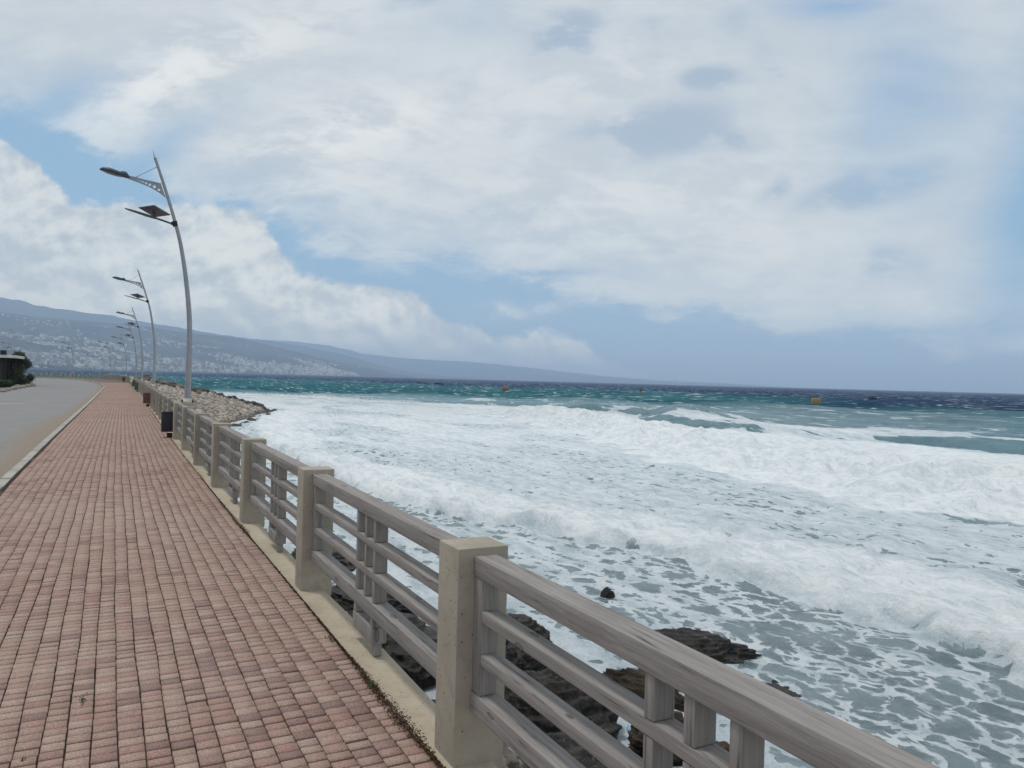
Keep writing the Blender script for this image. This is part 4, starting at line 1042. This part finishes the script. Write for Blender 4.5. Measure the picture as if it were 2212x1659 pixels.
for x in (-3.6, -2.2, -.8): wn_ = MB().box(x, x+1.0, -6.68, -6.62, .9, 2.3).obj('window', M_glass, hut); MB().box(x-.08, x, -6.72, -6.62, .85, 2.35).box(x+1, x+1.08, -6.72, -6.62, .85, 2.35).obj('window_frame', M_roofw, wn_)
for x in (.9, 1.9): MB().box(x, x+.28, -6.9, -6.7, .7, 2.2, .03).obj('curtain', M_wht, hut)
def leaf_mat(name, c0, c1):
    m, t = mat(name); rnd = t.new('Attribute', attribute_name='tone').outputs['Fac']
    c = t.mix(rnd, c0, c1); fin(t, c, .7, .3); return m
M_l1 = leaf_mat('dark_shrub_leaf', (.018, .030, .018), (.060, .080, .032)); M_l2 = leaf_mat('olive_shrub_leaf', (.035, .042, .020), (.120, .105, .050)); M_trunk = plain('shrub_bark', (.09, .07, .05), .9, .1, 0, .3, 8)
def shrub(x, y, r, h, label, m_, clumps, n=5200, kind='shrub', trunk=.3):
    e = empty(kind, (x, y, GZ)); tag(e, label, kind, None)
    tr = MB(); 
    for k in range(5):
        a = k*1.3; tr.tube([(0, 0, 0), (math.cos(a)*r*.15, math.sin(a)*r*.15, h*.35), (math.cos(a)*r*.45, math.sin(a)*r*.45, h*.75)], [.09, .06, .02], 7)
    tr.obj('trunk', M_trunk, e)
    cs = []
    for k in range(clumps):
        a = random.uniform(0, 6.28); q = random.random()**.5; zc = random.uniform(.15, .85); rr = r*q*(.95 if zc < .6 else .55)
        cs.append((math.cos(a)*rr, math.sin(a)*rr, zc*h, random.uniform(.25, .50)*r))
    cs = np.array(cs); pk = rng.integers(0, clumps, n); dr = rng.normal(size=(n, 3)); dr /= np.linalg.norm(dr, axis=1)[:, None]
    c = cs[pk, :3]+dr*cs[pk, 3:]*(rng.random((n, 1))**.45*(1+.5*rng.random((n, 1))**6*2))*np.array([1, 1, .9]); c[:, 2] = np.clip(c[:, 2], .03, h*1.05)
    u = rng.normal(size=(n, 3)); u /= np.linalg.norm(u, axis=1)[:, None]; w2 = np.cross(u, dr); w2 /= np.linalg.norm(w2, axis=1)[:, None]+1e-6
    s = rng.uniform(.06, .17, n)[:, None]
    V_ = np.stack([c-u*s, c+w2*s*.35, c+u*s, c-w2*s*.35], 1).reshape(-1, 3); f = np.arange(n*4).reshape(-1, 4)
    tone = np.clip(rng.normal(.45, .25, n)+.25*np.repeat(rng.random(clumps)-.5, 1)[pk], 0, 1)
    mesh_np('crown', V_, f, m_, e, attrs={'tone': np.repeat(tone, 4)})
shrub(-8.85, 99, 1.25, 4.35, 'tall dark bushy tree at the right end of the restaurant planting', M_l1, 16, 9000, 'tree')
shrub(-8.9, 97.5, 1.35, 2.9, 'olive brown rounded shrub below the tall dark tree', M_l2, 14, 8000)
shrub(-8.9, 95.5, 1.3, 1.7, 'dark low shrub at the road edge by the border stones', M_l1, 14, 7000)
shrub(-9.3, 88.0, 1.1, .95, 'dark green shrub in front of the hut window', M_l1, 14, 7000)
shrub(-10.6, 86.5, 1.1, .85, 'low shrub nearest the left edge in front of the hut', M_l1, 12, 6000)
shrub(-9.7, 99.5, 1.0, 2.9, 'mixed green shrub between the hut corner and the tall tree', M_l2, 14, 8000)
shrub(-18.2, 108, 2.0, 5.3, 'dark tree rising behind the hut roof at the left edge', M_l1, 14, 8000, 'tree')
st0 = None
for i in range(22):
    yy = 70+i*1.32; x = -7.75+.25*math.sin(i*2.1)-(.35 if i > 19 else 0)
    o = rock('border_stone', (0, 0, 0), (.26, .36, .20), 0, M_stone, 55, 'x', 'stone', sub=2, rough=.5) if st0 is None else st0.copy()
    if st0 is not None: C.objects.link(o)
    st0 = st0 or o
    o.location = (x, yy, -.30); o.rotation_euler = (0, 0, i*1.7); o.scale = [random.uniform(.7, 1.3)]*3
    tag(o, 'pale rough border stone lined along the road edge below the shrubs', 'stone', 'border stones along the road edge')
# planting bed level
bedv = []
for yy in np.arange(60, 110, 5.0): bedv += [(-7.8, yy, -.30), (-60, yy, -.30)]
tag(mesh_np('planting_bed', np.array(bedv), [(2*i, 2*i+2, 2*i+3, 2*i+1) for i in range(9)], M_ground), kind='structure')

# ------------------------------------------------------------------ haze: closed box of thin pale air
hb = MB(); hb.box(-12500, 18000, -4000, 18500, -7, 830)
m, t = mat('haze_air'); vol = t.new('VolumePrincipled', {'Color': (.59, .77, 1.0), 'Density': HAZE_D, 'Anisotropy': .0})
t.l.new(vol.outputs[0], t.new('OutputMaterial').inputs['Volume'])
hz_ = hb.obj('haze', m); tag(hz_, 'pale sea haze in the air over the bay', 'haze', kind='stuff')
